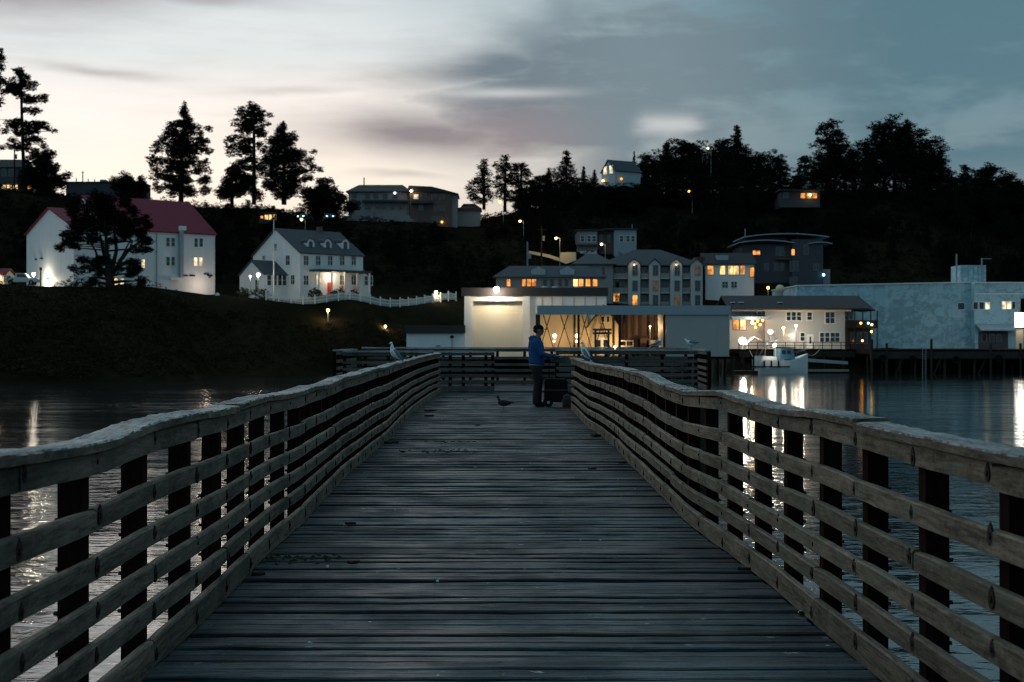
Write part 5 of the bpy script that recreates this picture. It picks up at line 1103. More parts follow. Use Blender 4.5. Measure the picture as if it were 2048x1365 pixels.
b = Bld('hilltop_block', 'brown stepped apartment block on the ridge with one glowing balcony lamp', 'building', 819, 331, 28.5, 0); k = 331 / F
def U(px): return (px - 819) * k
b.box('wall', 0.02, U(902), 0, 11, -4, b.z(384), M_brick); b.box('wall', U(902) + .01, U(914), 1, 11, -4, b.z(388), M_greywall)
w = MB(); w.prism([(-.4, b.z(384)), (U(906), b.z(386)), (U(917), b.z(390)), (U(917), b.z(388)), (U(880), b.z(378)), (U(864), b.z(374)), (U(818), b.z(372)), (-.4, b.z(378))], -.5, 11.4, 'y'); w.build('roof', M_darkroof, b.o)
for px, py, m_ in ((832, 394, M_warm), (848, 392, None), (868, 394, None), (884, 395, None), (842, 416, None), (872, 418, None), (884, 418, None), (868, 438, None), (880, 438, None)): b.wpx(px, py, 9, 9, m_, 1, 2, M_greywall, 0, .07)
b.box('balcony', U(822), U(866), -1.5, -.01, b.z(408), b.z(403), M_darkwall); b.box('carport', U(800), U(835), -2.5, -.5, b.z(446), b.z(440), M_greywall)
g_ = b.box('balcony_lamp', U(823) - .1, U(823) + .1, -.5, -.01, b.z(382), b.z(380), M_metal); bulb(g_, (U(823), -.6, b.z(383)), .26, M_bulb); point_light((U(824), -1.3, b.z(385)), 60, (1, .7, .4), .2, g_)
g_ = b.box('wall_lamp', U(884) - .1, U(884) + .1, -.4, -.01, b.z(446), b.z(444), M_metal); bulb(g_, (U(884), -.5, b.z(445)), .22, M_bulbo)
b = Bld('roadside_house', 'low red-eaved house on the ridge beside the brown stepped block', 'house', 915, 336, 29.0, 0); k = 336 / F
b.box('wall', 0, 45 * k, 0, 8, -4, b.z(422), M_greywall); b.box('eave', -.3, 46 * k, -.4, 8.3, b.z(421.9), b.z(419), pbr('red_eave', (.22, .05, .045), .7)); b.hip(0, 45 * k, 0, 8, b.z(419) + .16, b.z(406) - b.z(419), M_darkroof, .4)
b = Bld('ridge_house', 'blue-white gabled house on the wooded ridge with two lit gable windows', 'house', 1230, 362, 41.5, 30); k = 362 / F
L = b.u(1281); vv = b.v(1206); b.gable(0, L, 0, max(vv, 6), b.z(341), b.z(319) - b.z(341), pbr('pale_blue_siding', (.36, .46, .50), .7), M_greyroof, .3)
v0 = b.v(1218); zz = b.z(341, 0, v0); hv = max(vv, 6)
b.win('l', hv * .28, zz + .1, 1.5, 2.0, M_warm, 1, 1, M_trim, 0, .1); b.win('l', hv * .72, zz + .1, 1.5, 2.0, M_warm, 1, 1, M_trim, 0, .1)
g_ = b.box('porch_lamp', -.5, -.02, hv * .7, hv * .7 + .2, b.z(358), b.z(357), M_metal); bulb(g_, (-.6, hv * .75, b.z(359)), .34, emit('soft_orange_bulb', (1, .5, .15), 6)); u_ = b.u(1240); g_ = b.box('side_lamp', u_, u_ + .2, -.4, -.02, b.z(356), b.z(355), M_metal); bulb(g_, (u_, -.6, b.z(358)), .32, emit('dull_orange_bulb', (1, .35, .05), 2.2))
b = Bld('edge_house', 'dark-sided house at the ridge with amber windows under a long eave', 'house', -70, 325, 36.0, 0); k = 325 / F
def U(px): return (px + 70) * k
b.gable(0, U(40), 1, 9, b.z(334), b.z(316) - b.z(334), M_darkwall, M_darkroof, .3); b.box('lower_wall', 0, U(62), -1.5, 1.0, -4, b.z(370), M_darkwall); b.box('lower_roof', -.3, U(75), -2.6, .98, b.z(369.9), b.z(365), M_greyroof)
for px, w_, m_ in ((-40, 12, M_yellow), (8, 9, M_yellow), (19, 10, M_yellow), (31, 9, M_yellow), (60, 9, M_orange)): b.wpx(px, 375, w_, 9, m_, 1, 1, M_brick, -1.5, .07)
for px in (-30, 8, 22): b.wpx(px, 346, 8, 14, None, 1, 1, M_greywall, 1, .08)
b = Bld('ridge_shed', 'long low dark building on the skyline with chimney and short poles', 'building', 132, 342, 33.5, 0); k = 342 / F
def U(px): return (px - 132) * k
b.box('wall', 0, U(285), 0, 8, -4, b.z(366), M_darkwall); b.box('roof', -.3, U(286), -.3, 8.3, b.z(365.9), b.z(364), M_darkroof); b.box('chimney', U(195), U(207), 2, 4, b.z(364), b.z(358), M_brick)
for px, zt_ in ((145, 354), (158, 340), (169, 355), (182, 356)): b.box('roof_pole', U(px) - .1, U(px) + .1, 3, 3.2, b.z(364), b.z(zt_), M_black)
b.box('pole_arm', U(158) - .4, U(158) + .4, 3.05, 3.15, b.z(342.5), b.z(341.5), M_black)
b = Bld('hillside_house', 'dark flat house in the trees with one glowing orange porch', 'house', 1562, 345, 35.6, 0); k = 345 / F
b.box('wall', 0, 78 * k, 0, 8, -1.5, b.z(383), M_darkwall); b.box('roof', -.6, 84 * k, -1.5, 8.4, b.z(382.9), b.z(380), M_darkroof); b.wpx(1572, 391, 10, 10, None, 1, 1, M_greywall)
for px in (1606, 1618, 1629): b.wpx(px, 392, 9, 10, M_orange, 1, 1, M_brick, 0, .06)
g_ = b.box('porch_lamp', 57 * k - .1, 57 * k + .1, -.6, -.02, b.z(387), b.z(386), M_metal); bulb(g_, (57 * k, -.8, b.z(391)), .30, M_bulby); point_light((57 * k, -1.4, b.z(391)), 50, (1, .6, .25), .2, g_)
b = Bld('hillside_cabin', 'small cabin on the slope with a warm lit front above the white house mast', 'house', 518, 302, 27.0, 0); k = 302 / F
b.box('wall', 0, 38 * k, 0, 5, -.4, b.z(428), M_darkwall); b.box('roof', -.4, 40 * k, -.9, 5.3, b.z(427.9), b.z(425), M_darkroof)
for px, w_, h_ in ((524, 5, 5), (533, 7, 9), (541, 6, 10), (550, 7, 11)): b.wpx(px, 435, w_, h_, M_yellow if px > 530 else M_orange, 1, 1, M_brick, 0, .06)
b = Bld('hillside_cabin', 'small dark roof deep in the trees above the glowing orange porch', 'house', 1590, 365, 38.5, 0); b.gable(0, 6.5, 0, 7, 2.4, 1.8, M_darkwall, M_greyroof, .4); b.win('f', 4.4, 1.2, 1.0, 1.0, None, 1, 1, M_greywall)
b = Bld('far_shed', 'lit shed edge beside the parked pickup at the barracks', 'building', -30, 214, 9.6, 0); b.gable(0, 2.9, 0, 5, 1.9, .9, M_tan, M_redroof, .2); g_ = b.box('wall_lamp', 2.3, 2.5, -.3, -.02, 1.5, 1.6, M_metal); bulb(g_, (2.4, -.4, 1.5), .14, M_bulb); point_light((2.3, -1.0, 1.4), 60, (1, .75, .5), .2, g_)

# ------------------------------------------------------------------ vehicles
def car(name, label, cat, X, Y, z, rz, paint, pickup=False, lamps=None, group=None):
    t = thing(name, label, cat, (X, Y, z), rz, group)
    prof = [(-2.5, .45), (2.5, .45), (2.5, .85), (2.3, 1.0), (1.15, 1.08), (.55, 1.75), (-.75, 1.75), (-.95, 1.10), (-2.5, 1.08)] if pickup else [(-2.2, .4), (2.2, .4), (2.2, .8), (1.2, .95), (.6, 1.42), (-1.0, 1.42), (-1.7, .98), (-2.2, .92)]
    bd = MB().prism(prof, -.88, .88, 'y').build('body', paint, t)
    gl = [(-.62, 1.15), (.80, 1.15), (.45, 1.62), (-.62, 1.62)] if pickup else [(-1.4, 1.0), (.95, 1.0), (.5, 1.36), (-.95, 1.36)]
    for s_ in (-1, 1): MB().prism(gl, s_ * .885, s_ * .90, 'y').build('side_window', M_glass, bd)
    for x in (-1.5, 1.5):
        for s_ in (-1, 1): wh = MB().tube([(x, s_ * .70, .36), (x, s_ * .93, .36)], .36, 14).build('wheel', M_black, t); MB().tube([(x, s_ * .92, .36), (x, s_ * .945, .36)], .18, 10).build('rim', M_metal, wh)
    for s_ in (-1, 1):
        MB().box(2.45 if pickup else 2.15, 2.53 if pickup else 2.23, s_ * .65 - .15, s_ * .65 + .15, .70, .85).build('headlight', (lamps or {}).get('head', M_metal), t)
        MB().box(-2.53 if pickup else -2.23, -2.45 if pickup else -2.15, s_ * .7 - .1, s_ * .7 + .1, .72, .95).build('tail_light', (lamps or {}).get('tail', M_rust), t)
    return t
X = WX(45, 212); car('pickup_truck', 'white pickup truck parked beside the barracks lamp', 'truck', X, 212, th(X, 212) + .15, R(4), pbr('white_car_paint', (.6, .6, .58), .35, .05, 1, .5), True)
M_dcar = pbr('dark_car_paint', (.02, .022, .03), .35, .1, 1, .5)
for px, Y, lab, rz, lm in ((611, 300, 'dark car with red and blue lights on the hillside road', R(250), {'tail': M_bulbr, 'head': M_bulbb}), (657, 302, 'dark car with pale blue lights on the hillside road', R(-75), {'head': M_bulbb})):
    X = WX(px, Y); car('parked_car', lab, 'car', X, Y, WZ(442, Y), rz, M_dcar, False, lm, 'cars on the hillside road')
    MB().box(X - 3, X + 3, Y - 3, Y + 6, WZ(442, Y) - 5, WZ(442, Y) - .01)
tw = MB().tube([(0, -.12, 0), (0, .12, 0)], .32, 14); o = tw.build('tyre', M_trim); o.location = (WX(434.5, 217), 217, th(WX(434.5, 217), 217) + .35); tag(o, 'round pale life ring standing at the barracks corner', 'life ring'); o.name = 'life_ring'

# ------------------------------------------------------------------ street lamps and poles on the hill
for px, py, Y, m_, pw, lab in ((1040, 443, 322, M_bulby, 40, 'yellow street lamp on the dark slope below the ridge trees'), (1112, 477, 297, M_bulby, 420, 'yellow street lamp above the orange roadside wall'),
                               (1203, 489, 300, M_bulby, 40, 'yellow street lamp before the pale upper apartments'), (1000, 404, 336, M_bulbo, 220, 'large orange street lamp under the three ridge pines'),
                               (1416, 297, 372, M_bulby, 0, 'small yellow lamp high in the ridge trees'), (1378, 383, 352, M_bulbo, 0, 'tiny orange lamp in the dark hillside woods'), (603, 440, 300, M_bulby, 20, 'small yellow road lamp beside the cars on the hillside')):
    lamp_post(lab, px, py, Y, min(th(WX(px, Y), Y), WZ(py, Y) - 4.5), m_, pw, (1, .62, .26) if m_ is not M_bulbo else (1, .42, .10), .26 if px != 1000 else .36, 'street_lamp', 'street lamps on the hill', -.8)
for px, p0, Y, lab in ((1083, 452, 300, 'tall wooden utility pole above the inn'), (1055, 484, 268, 'leaning pale utility pole with a transformer box above the inn'), (29, 290, 318, 'short utility pole with a transformer beside the edge house')):
    X = WX(px, Y); z0 = th(X, Y) - 1; t = thing('utility_pole', lab, 'pole', (X, Y, z0)); zt = WZ(p0, Y) - z0
    MB().tube([(0, 0, 0), (0, 0, zt)], [.22, .14], 8).build('pole', M_pile if px != 1055 else M_greywall, t); MB().box(-1.1, 1.1, -.07, .07, zt - .9, zt - .75).build('crossarm', M_pile, t); MB().tube([(.4, -.3, zt - 3.2), (.4, -.3, zt - 2.2)], .3, 8).build('transformer', M_greywall, t)
X = WX(28, 322); z0 = th(X, 322); t = thing('street_lamp', 'tall curved-arm street lamp reaching in among the ridge pines', 'lamp', (WX(-60, 322), 322, z0)); za = WZ(240, 322) - z0
MB().tube([(0, 0, 0), (0, 0, za - 1.5), (1.0, 0, za - .2), (4.5, 0, za + .2), (8.0, 0, za), (10, 0, za - .8)], [.16, .12, .08, .07, .06, .06], 7).build('pole', M_metal, t); MB().box(9.6, 10.4, -.15, .15, za - 1.0, za - .8).build('lamp_head', M_metal, t)

# ------------------------------------------------------------------ trees
def clump(c, r, n, size, rng, droop=0.0):
    """needle sprays: small tufts scattered through an ellipsoid, each a handful of thin triangles"""
    r = np.array(r); q = 11; K = max(3, int(n * 1.5) // q)
    t = rng.normal(size=(K, 3)); t /= np.linalg.norm(t, axis=1)[:, None] + 1e-9
    t *= (rng.random(K) ** .42)[:, None]; t = t * r + np.array(c)
    tr = size * (.45 + .5 * rng.random(K))
    p = np.repeat(t, q, 0) + rng.normal(size=(K * q, 3)) * np.repeat(tr, q)[:, None] * np.array([.75, .75, .42])
    d = rng.normal(size=(K * q, 3)); d[:, 2] = d[:, 2] * .45 + .15; d /= np.linalg.norm(d, axis=1)[:, None]
    e = rng.normal(size=(K * q, 3)); e -= (e * d).sum(1)[:, None] * d; e /= np.linalg.norm(e, axis=1)[:, None]
    s = size * .62 * (.5 + rng.random(K * q))[:, None]
    return np.stack([p - d * s, p + e * s * .5, p + d * s], 1)
def tree_thing(label, clumps, trunk, limbs, loc, group=None, name='pine_tree', rz=0.0):
    t = thing(name, label, 'tree', loc, rz, group)
    w = MB(); w.tube([p for p, r_ in trunk], [r_ for p, r_ in trunk], 8)
    for q in limbs: w.tube([p for p, r_ in q], [r_ for p, r_ in q], 5)
    w.build('trunk', M_bark, t, True); obj('crown', trimesh('crown', np.concatenate(clumps), M_leaf), t)
    return t
def px_tree(label, Y, base, trunkpx, blobs, seed, size=.34, dens=1.0, name='pine_tree', group=None, depth=.8):
    """a tree modelled at its real size: blobs = (px, py, rx_px, rz_px) sprays read off the photograph; each gets its own distance within the crown"""
    rng = np.random.default_rng(seed); k = Y / F; X0 = WX(base[0], Y); Z0 = WZ(base[1], Y)
    def L(px, py): return (WX(px, Y) - X0, WZ(py, Y) - Z0)
    trunk = [((L(px, py)[0], 0, L(px, py)[1]), r_ * k) for px, py, r_ in trunkpx]
    cl, limbs = [], []
    tpx = [q[1] for q in trunkpx][::-1]; tpp = [q[0] for q in trunkpx][::-1]
    kq_ = 1.0 if name == 'umbrella_pine' else 1.12; full = [(q[0], q[1], q[2] * kq_, q[3] * kq_ * 1.1) for q in blobs]
    for q in blobs:                                                 # inner foliage between each spray and the stem
        cxp = float(np.interp(q[1], tpx, tpp)); None if name == 'umbrella_pine' else full.append((q[0] * .5 + cxp * .5, q[1] + 1, max(q[2] * .8, abs(q[0] - cxp) * .35), q[3] * 1.1))
    for bx_, by_, rx, rz_ in full:
        x, z = L(bx_, by_); y = rng.normal() * rx * k * depth * 1.2
        n = max(30, int(rx * rz_ * 3.4 * dens))
        m_ = max(1, int(rx / 7))                                   # break each spray into ragged tufts
        for i in range(m_):
            u = (rng.random() - .5) * 2; cl.append(clump((x + u * rx * k * .75, y + rng.normal() * rx * k * .4, z + rng.normal() * rz_ * k * .3 - abs(u) * 0), (rx * k / m_ ** .5 * .95, rx * k * .6, rz_ * k * 1.15), max(10, n // m_), size, rng))
        tz = z - rx * k * .25; tr = min(trunk, key=lambda q: abs(q[0][2] - tz)); tx = np.interp(tz, [q[0][2] for q in trunk], [q[0][0] for q in trunk])
        rr = float(np.interp(tz, [q[0][2] for q in trunk], [q[1] for q in trunk]))
        if abs(x - tx) > 3 * k: limbs.append([((tx, 0, max(tz, 0)), rr * .42), (((tx + x) / 2, y * .5, (max(tz, 0) + z) / 2 + .1), rr * .3), ((x, y, z), rr * .12)])
    return tree_thing(label, cl, trunk, limbs, (X0, Y, Z0), group, name)
# tall sparse pine at the left edge of the ridge
px_tree('tall sparse pine with bare trunk above the edge house', 312, (50, 385), [(50, 400, 4), (47, 330, 3.6), (44, 240, 3), (42, 170, 2.2), (36, 138, 1)],
        [(30, 138, 10, 4), (38, 145, 9, 5), (46, 155, 9, 6), (44, 165, 8, 6), (50, 150, 6, 4), (28, 172, 16, 6), (20, 178, 12, 6), (14, 186, 8, 5), (44, 180, 20, 7), (62, 172, 12, 5), (72, 166, 8, 4), (40, 192, 10, 4), (80, 195, 12, 5), (66, 200, 14, 5), (88, 202, 8, 5), (66, 219, 12, 4), (74, 223, 6, 4),
         (40, 245, 18, 6), (28, 254, 14, 7), (20, 264, 8, 5), (62, 250, 20, 6), (84, 248, 12, 5), (96, 256, 10, 4), (110, 264, 7, 3), (60, 262, 16, 6), (32, 268, 10, 5), (66, 278, 16, 6), (80, 276, 10, 5), (76, 288, 9, 4), (18, 290, 14, 5), (6, 294, 9, 4), (36, 284, 10, 4), (58, 296, 8, 5)], 1, .40, 1.15)
px_tree('leaning pine cut by the picture edge left of the tall sparse pine', 300, (-22, 385), [(-22, 400, 4), (-18, 300, 4), (-10, 200, 3), (2, 110, 1.2)],
        [(4, 104, 5, 8), (2, 118, 7, 7), (-4, 130, 10, 8), (6, 138, 5, 4), (0, 152, 8, 7), (-8, 170, 12, 8), (4, 162, 6, 6), (-16, 200, 16, 8), (-30, 220, 16, 8), (-4, 208, 8, 5), (-30, 260, 20, 9), (0, 252, 8, 3), (-40, 300, 22, 10)], 2, .38)
px_tree('short bushy pine on the ridge beside the bare-trunked pine', 310, (88, 392), [(88, 400, 4), (84, 350, 3), (82, 315, 1.5)],
        [(70, 308, 14, 9), (62, 322, 14, 9), (82, 322, 16, 10), (98, 308, 10, 7), (92, 318, 12, 8), (104, 332, 12, 8), (112, 344, 12, 7), (84, 340, 18, 10), (122, 352, 10, 6), (70, 350, 22, 12), (100, 358, 22, 10), (118, 366, 14, 9), (60, 365, 22, 10), (90, 376, 30, 10)], 3, .42, 1.2)
px_tree('broad conical spruce standing alone on the skyline', 300, (365, 395), [(362, 405, 5), (362, 360, 4.2), (363, 300, 3), (368, 250, 2), (370, 212, 1)],
        [(370, 213, 4, 6), (370, 222, 7, 6), (366, 232, 10, 6), (376, 236, 8, 5), (360, 240, 8, 4), (370, 246, 14, 7), (382, 244, 8, 5), (352, 250, 8, 4), (364, 256, 20, 8), (346, 250, 8, 4), (392, 258, 12, 6), (408, 254, 9, 5), (402, 264, 9, 5), (352, 266, 20, 8), (380, 270, 20, 9), (338, 268, 12, 6), (404, 278, 14, 7), (362, 282, 26, 10), (336, 284, 16, 8), (412, 290, 12, 6), (326, 292, 12, 7), (388, 292, 22, 9), (350, 300, 26, 9), (318, 302, 14, 7), (410, 304, 12, 6),
         (376, 310, 24, 9), (340, 314, 16, 7), (306, 318, 14, 6), (298, 326, 10, 5), (330, 326, 20, 7), (360, 328, 22, 8), (396, 326, 20, 7), (420, 324, 12, 5), (302, 342, 14, 5), (312, 350, 12, 5), (340, 340, 16, 6), (378, 344, 18, 7), (408, 342, 16, 6), (330, 358, 22, 7), (360, 360, 20, 8), (392, 360, 22, 7), (412, 364, 14, 6), (322, 374, 22, 8), (350, 378, 26, 9), (386, 378, 26, 9), (410, 382, 16, 8)], 4, .36, 1.05)
px_tree('tall slender pine with an open lower trunk left of the dense spruce', 298, (508, 400), [(508, 410, 4.5), (508, 330, 3.6), (508, 270, 2.8), (506, 215, 1)],
        [(498, 213, 10, 6), (512, 215, 8, 5), (490, 222, 12, 6), (508, 226, 14, 7), (524, 228, 12, 5), (540, 228, 8, 4), (484, 234, 12, 7), (500, 238, 16, 7), (480, 246, 12, 7), (518, 244, 12, 6), (474, 256, 8, 5), (494, 252, 16, 7), (512, 258, 10, 6), (534, 252, 6, 4), (500, 264, 12, 6), (526, 264, 10, 6), (530, 272, 8, 4), (470, 276, 12, 5), (460, 282, 10, 6), (482, 278, 12, 4), (466, 292, 12, 7), (456, 300, 8, 6), (478, 300, 12, 6), (464, 308, 10, 5), (486, 292, 8, 4), (522, 288, 8, 5), (494, 318, 12, 5), (484, 322, 12, 5), (506, 322, 12, 6), (498, 334, 16, 6), (480, 338, 14, 5), (520, 338, 12, 6), (496, 350, 20, 7), (478, 356, 16, 7), (508, 366, 22, 8), (486, 376, 18, 9), (516, 384, 16, 8)], 5, .36, 1.05)
px_tree('dense rounded spruce growing against the slender pine', 300, (572, 400), [(568, 410, 5), (568, 340, 4), (570, 280, 2.6), (568, 252, 1.2)],
        [(568, 254, 9, 7), (566, 266, 14, 8), (580, 272, 14, 7), (558, 280, 14, 8), (572, 284, 18, 8), (590, 278, 8, 6), (540, 286, 9, 5), (560, 296, 24, 9), (584, 298, 16, 8), (534, 300, 14, 7), (546, 312, 22, 9), (574, 312, 22, 9), (600, 306, 12, 7), (528, 318, 12, 7), (560, 326, 26, 9), (590, 322, 22, 8), (608, 318, 12, 6), (624, 304, 8, 4), (534, 334, 18, 8), (604, 332, 16, 6), (622, 340, 12, 5), (636, 342, 8, 4), (566, 344, 26, 9), (540, 352, 22, 8), (590, 352, 16, 7), (612, 356, 12, 6), (626, 360, 8, 4), (556, 368, 28, 9), (588, 370, 18, 8), (530, 372, 18, 8), (600, 384, 24, 10), (560, 388, 26, 10)], 6, .36, 1.05)
px_tree('small dense spruce tucked left below the slender pine', 302, (464, 405), [(464, 415, 4), (464, 330, 1.5)],
        [(466, 330, 7, 6), (462, 340, 12, 7), (474, 344, 10, 6), (458, 352, 16, 8), (478, 356, 12, 7), (450, 364, 16, 8), (470, 368, 18, 8), (446, 378, 18, 8), (480, 382, 18, 9), (460, 392, 26, 10)], 7, .38, 1.1)
px_tree('broad dark ridge tree between the dense spruce and the pale block', 318, (640, 425), [(640, 435, 5), (640, 385, 2)],
        [(648, 366, 12, 7), (640, 374, 16, 8), (664, 378, 16, 8), (626, 384, 18, 9), (650, 388, 24, 10), (680, 392, 18, 9), (632, 400, 26, 10), (668, 404, 28, 10), (694, 404, 16, 9), (640, 416, 34, 10), (686, 420, 26, 10), (706, 416, 10, 9), (618, 420, 26, 12)], 8, .42, 1.2, 'ridge_tree')
px_tree('rounded dark shrub tree on the skyline beside the long low building', 330, (262, 395), [(262, 400, 4), (262, 372, 2)],
        [(258, 358, 14, 8), (250, 366, 16, 8), (272, 366, 14, 8), (284, 372, 12, 7), (262, 376, 26, 10), (292, 380, 12, 8), (240, 382, 18, 9), (276, 390, 26, 9)], 9, .42, 1.3, 'ridge_tree')
# spreading pine in front of the barracks
px_tree('spreading umbrella pine with forked trunks in front of the barracks', 204, (222, 582), [(220, 590, 11), (220, 562, 9), (216, 535, 6), (214, 510, 4.5), (212, 470, 3), (208, 420, 1.5)],
        [(190, 402, 26, 10), (215, 398, 24, 8), (160, 408, 24, 9), (240, 408, 22, 10), (146, 422, 22, 10), (180, 420, 34, 12), (220, 420, 34, 12), (252, 424, 18, 10), (140, 440, 22, 11), (176, 440, 36, 13), (216, 442, 38, 13), (250, 440, 22, 11), (284, 440, 18, 9), (292, 450, 12, 8), (268, 450, 22, 10), (150, 458, 24, 10), (190, 460, 34, 12), (230, 462, 34, 12), (262, 466, 24, 10), (288, 464, 14, 8), (134, 468, 16, 7), (126, 488, 16, 6), (140, 484, 16, 7), (160, 478, 20, 8), (136, 498, 14, 5), (276, 482, 20, 8), (290, 484, 12, 7), (292, 500, 12, 5), (270, 498, 18, 7), (186, 478, 24, 7), (160, 494, 10, 5), (222, 480, 20, 6),
         (170, 524, 18, 6), (160, 538, 16, 6), (182, 520, 16, 7), (196, 528, 20, 8), (212, 518, 18, 7), (176, 536, 14, 6), (262, 524, 20, 7), (272, 536, 16, 7), (250, 536, 18, 7), (262, 548, 18, 6), (192, 546, 14, 6), (180, 556, 12, 6), (184, 566, 14, 6), (270, 562, 16, 8), (276, 574, 12, 7), (258, 572, 12, 6)], 12, .30, 1.25, 'umbrella_pine', None, .7)
tq = [o for o in bpy.data.objects if o.name == 'umbrella_pine'][0]
w = MB(); kq = 204 / F
def Q(px, py, y=0): return (WX(px, 204) - WX(222, 204), y, WZ(py, 204) - WZ(582, 204))
for pts in ([(220, 560), (196, 530), (190, 505), (170, 470)], [(221, 556), (236, 530), (246, 505), (262, 470)], [(219, 545), (206, 505), (198, 470)], [(222, 548), (232, 500), (226, 460)], [(236, 532), (262, 522)], [(196, 530), (170, 522)], [(238, 525), (256, 500), (280, 482)]):
    w.tube([Q(*p, i * .3) for i, p in enumerate(pts)], [5.0 * kq * (1 - .28 * i) for i in range(len(pts))], 6)
w.build('fork', M_bark, tq)

# generic trees for the wooded right-hand hill: a few shapes, copied as individuals
def proto(kind, seed):
    rng = np.random.default_rng(seed); cl, limbs = [], []; h = 14.0
    if kind == 'spire':
        n = 46
        for i in range(n):
            t_ = i / n; z = h * (.10 + .90 * t_); rad = (1 - t_) ** .8 * 3.6 + .15; a = rng.random() * 6.28
            for q in range(2 if t_ < .85 else 1):
                a += 2.4 + rng.random(); rr = rad * (.55 + .5 * rng.random()); c = (math.cos(a) * rr * .55, math.sin(a) * rr * .55, z - rr * .12)
                cl.append(clump(c, (rr * .55 + .2, rr * .55 + .2, .32 + .13 * rr), 64, .36, rng)); limbs.append([((0, 0, z), .07), ((math.cos(a) * rr, math.sin(a) * rr, z - rr * .1), .02)])
        trunk = [((0, 0, -2), .32), ((0, 0, h * .6), .18), ((0, 0, h * 1.02), .03)]
    elif kind == 'pine':
        trunk = [((0, 0, -2), .34), ((.2, 0, h * .5), .24), ((0, 0, h * .95), .07)]
        for i in range(34):
            t_ = .28 + .72 * rng.random() ** .8; z = h * t_; rad = 4.4 * (1 - abs(t_ - .55) * 1.1) ; a = rng.random() * 6.28; rr = rad * (.3 + .7 * rng.random()) if t_ < .93 else .6
            c = (math.cos(a) * rr, math.sin(a) * rr, z + rng.normal() * .3); cl.append(clump(c, (1.5 + .5 * rng.random(), 1.5, .5), 170, .36, rng)); limbs.append([((0, 0, z - rr * .25), .12), ((c[0] * .5, c[1] * .5, z - rr * .08), .08), (c, .03)])
    elif kind == 'round':
        trunk = [((0, 0, -2), .4), ((0, .1, h * .4), .3), ((0, 0, h * .8), .1)]
        for i in range(64):
            p = rng.normal(size=3); p /= np.linalg.norm(p); r_ = rng.random() ** .4; c = (p[0] * 4.6 * r_, p[1] * 4.6 * r_, h * .54 + p[2] * 5.6 * r_ + .6 * rng.normal()); cl.append(clump(c, (1.35, 1.35, .95), 150, .38, rng)); limbs.append([((0, 0, h * .3), .14), (c, .03)])
    else:                                                            # windswept crown, open below
        trunk = [((0, 0, -2), .4), ((.3, 0, h * .45), .28), ((1.0, 0, h * .85), .1)]
        for i in range(52):
            t_ = .18 + .82 * rng.random(); z = h * t_; a = rng.random() * 6.28; rr = (1.2 + 3.4 * (1.05 - t_)) * rng.random() ** .5; c = (math.cos(a) * rr * 1.1 + .8 * t_, math.sin(a) * rr, z); cl.append(clump(c, (1.25, 1.25, .62), 150, .38, rng, 0)); limbs.append([((.3, 0, z - 1.0), .11), (c, .03)])
    return cl, trunk, limbs
PROTO = {}
def ptree(kind, variant, label, group, px, Y, top_py, wscale=1.0, name='hill_tree', base=None):
    key = (kind, variant); X = WX(px, Y); z0 = (th(X, Y) if base is None else base) - .3; ht = WZ(top_py, Y) - z0; s_ = max(ht / 14.2, .25)
    if key not in PROTO:
        cl, tr, lb = proto(kind, hash(kind) % 1 + variant * 13 + len(kind)); t = tree_thing(label, cl, tr, lb, (X, Y, z0), group, name); PROTO[key] = t
    else:
        t = copy_tree(PROTO[key]); t.name = name; t['label'] = label
        if group: t['group'] = group
        elif 'group' in t: del t['group']
    t.location = (X, Y, z0); t.scale = (s_ * wscale, s_ * wscale, s_); t.rotation_euler.z = random.uniform(0, 6.28); return t
px_tree('left of three layered pines on the ridge above the orange street lamp', 340, (968, 412), [(968, 420, 3.4), (968, 370, 2.6), (968, 328, 1)],
        [(968, 328, 6, 6), (964, 338, 12, 6), (974, 346, 12, 6), (956, 352, 12, 5), (970, 358, 18, 6), (946, 364, 12, 5), (962, 370, 18, 6), (984, 372, 12, 6), (940, 380, 12, 5), (958, 384, 20, 6), (980, 388, 16, 6), (944, 396, 16, 6), (970, 400, 20, 6)], 21, .38, .8, 'ridge_tree')
px_tree('middle and tallest of three layered pines above the orange street lamp', 342, (1010, 415), [(1010, 425, 3.4), (1010, 370, 2.6), (1012, 318, 1)],
        [(1012, 318, 8, 6), (1008, 328, 16, 7), (1020, 334, 14, 6), (1002, 340, 14, 6), (1014, 348, 20, 7), (996, 354, 14, 5), (1022, 358, 14, 6), (1006, 366, 18, 5), (1000, 378, 14, 5), (1020, 382, 14, 5), (1010, 392, 16, 5)], 22, .38, .8, 'ridge_tree')
px_tree('right of three layered pines above the orange street lamp', 344, (1042, 415), [(1042, 425, 3.2), (1042, 370, 2.4), (1042, 328, 1)],
        [(1042, 328, 8, 6), (1038, 338, 14, 7), (1050, 344, 10, 6), (1040, 352, 16, 7), (1030, 362, 14, 6), (1046, 368, 14, 6), (1036, 380, 16, 6), (1050, 386, 12, 6)], 23, .38, .8, 'ridge_tree')
named = [('spire', 1, 1133, 360, 300, 1.2, 'pointed spruce rising alone left of the blue-white ridge house'), ('spire', 2, 1268, 372, 302, .45, 'thin spruce tip right behind the blue-white ridge house roof'),
         ('spire', 3, 1474, 384, 250, 1.0, 'sharp tall spruce spire on the wooded ridge'), ('wind', 1, 1652, 380, 246, 1.1, 'two-topped windswept tree on the ridge left of the largest tree'), ('round', 1, 1790, 376, 226, 1.15, 'largest broad crowned tree on the wooded ridge'),
         ('wind', 2, 1610, 386, 312, 1.0, 'low gnarled tree on the ridge with sky between its branches'), ('spire', 4, 1882, 378, 318, .9, 'ragged spruce right of the largest ridge tree'), ('round', 2, 1978, 380, 322, .75, 'dark dome-shaped tree at the right end of the ridge')]
for kd, v_, px, Y, tp, ws, lab in named: ptree(kd, v_, lab, None, px, Y, tp, ws, 'ridge_tree')
random.seed(5)
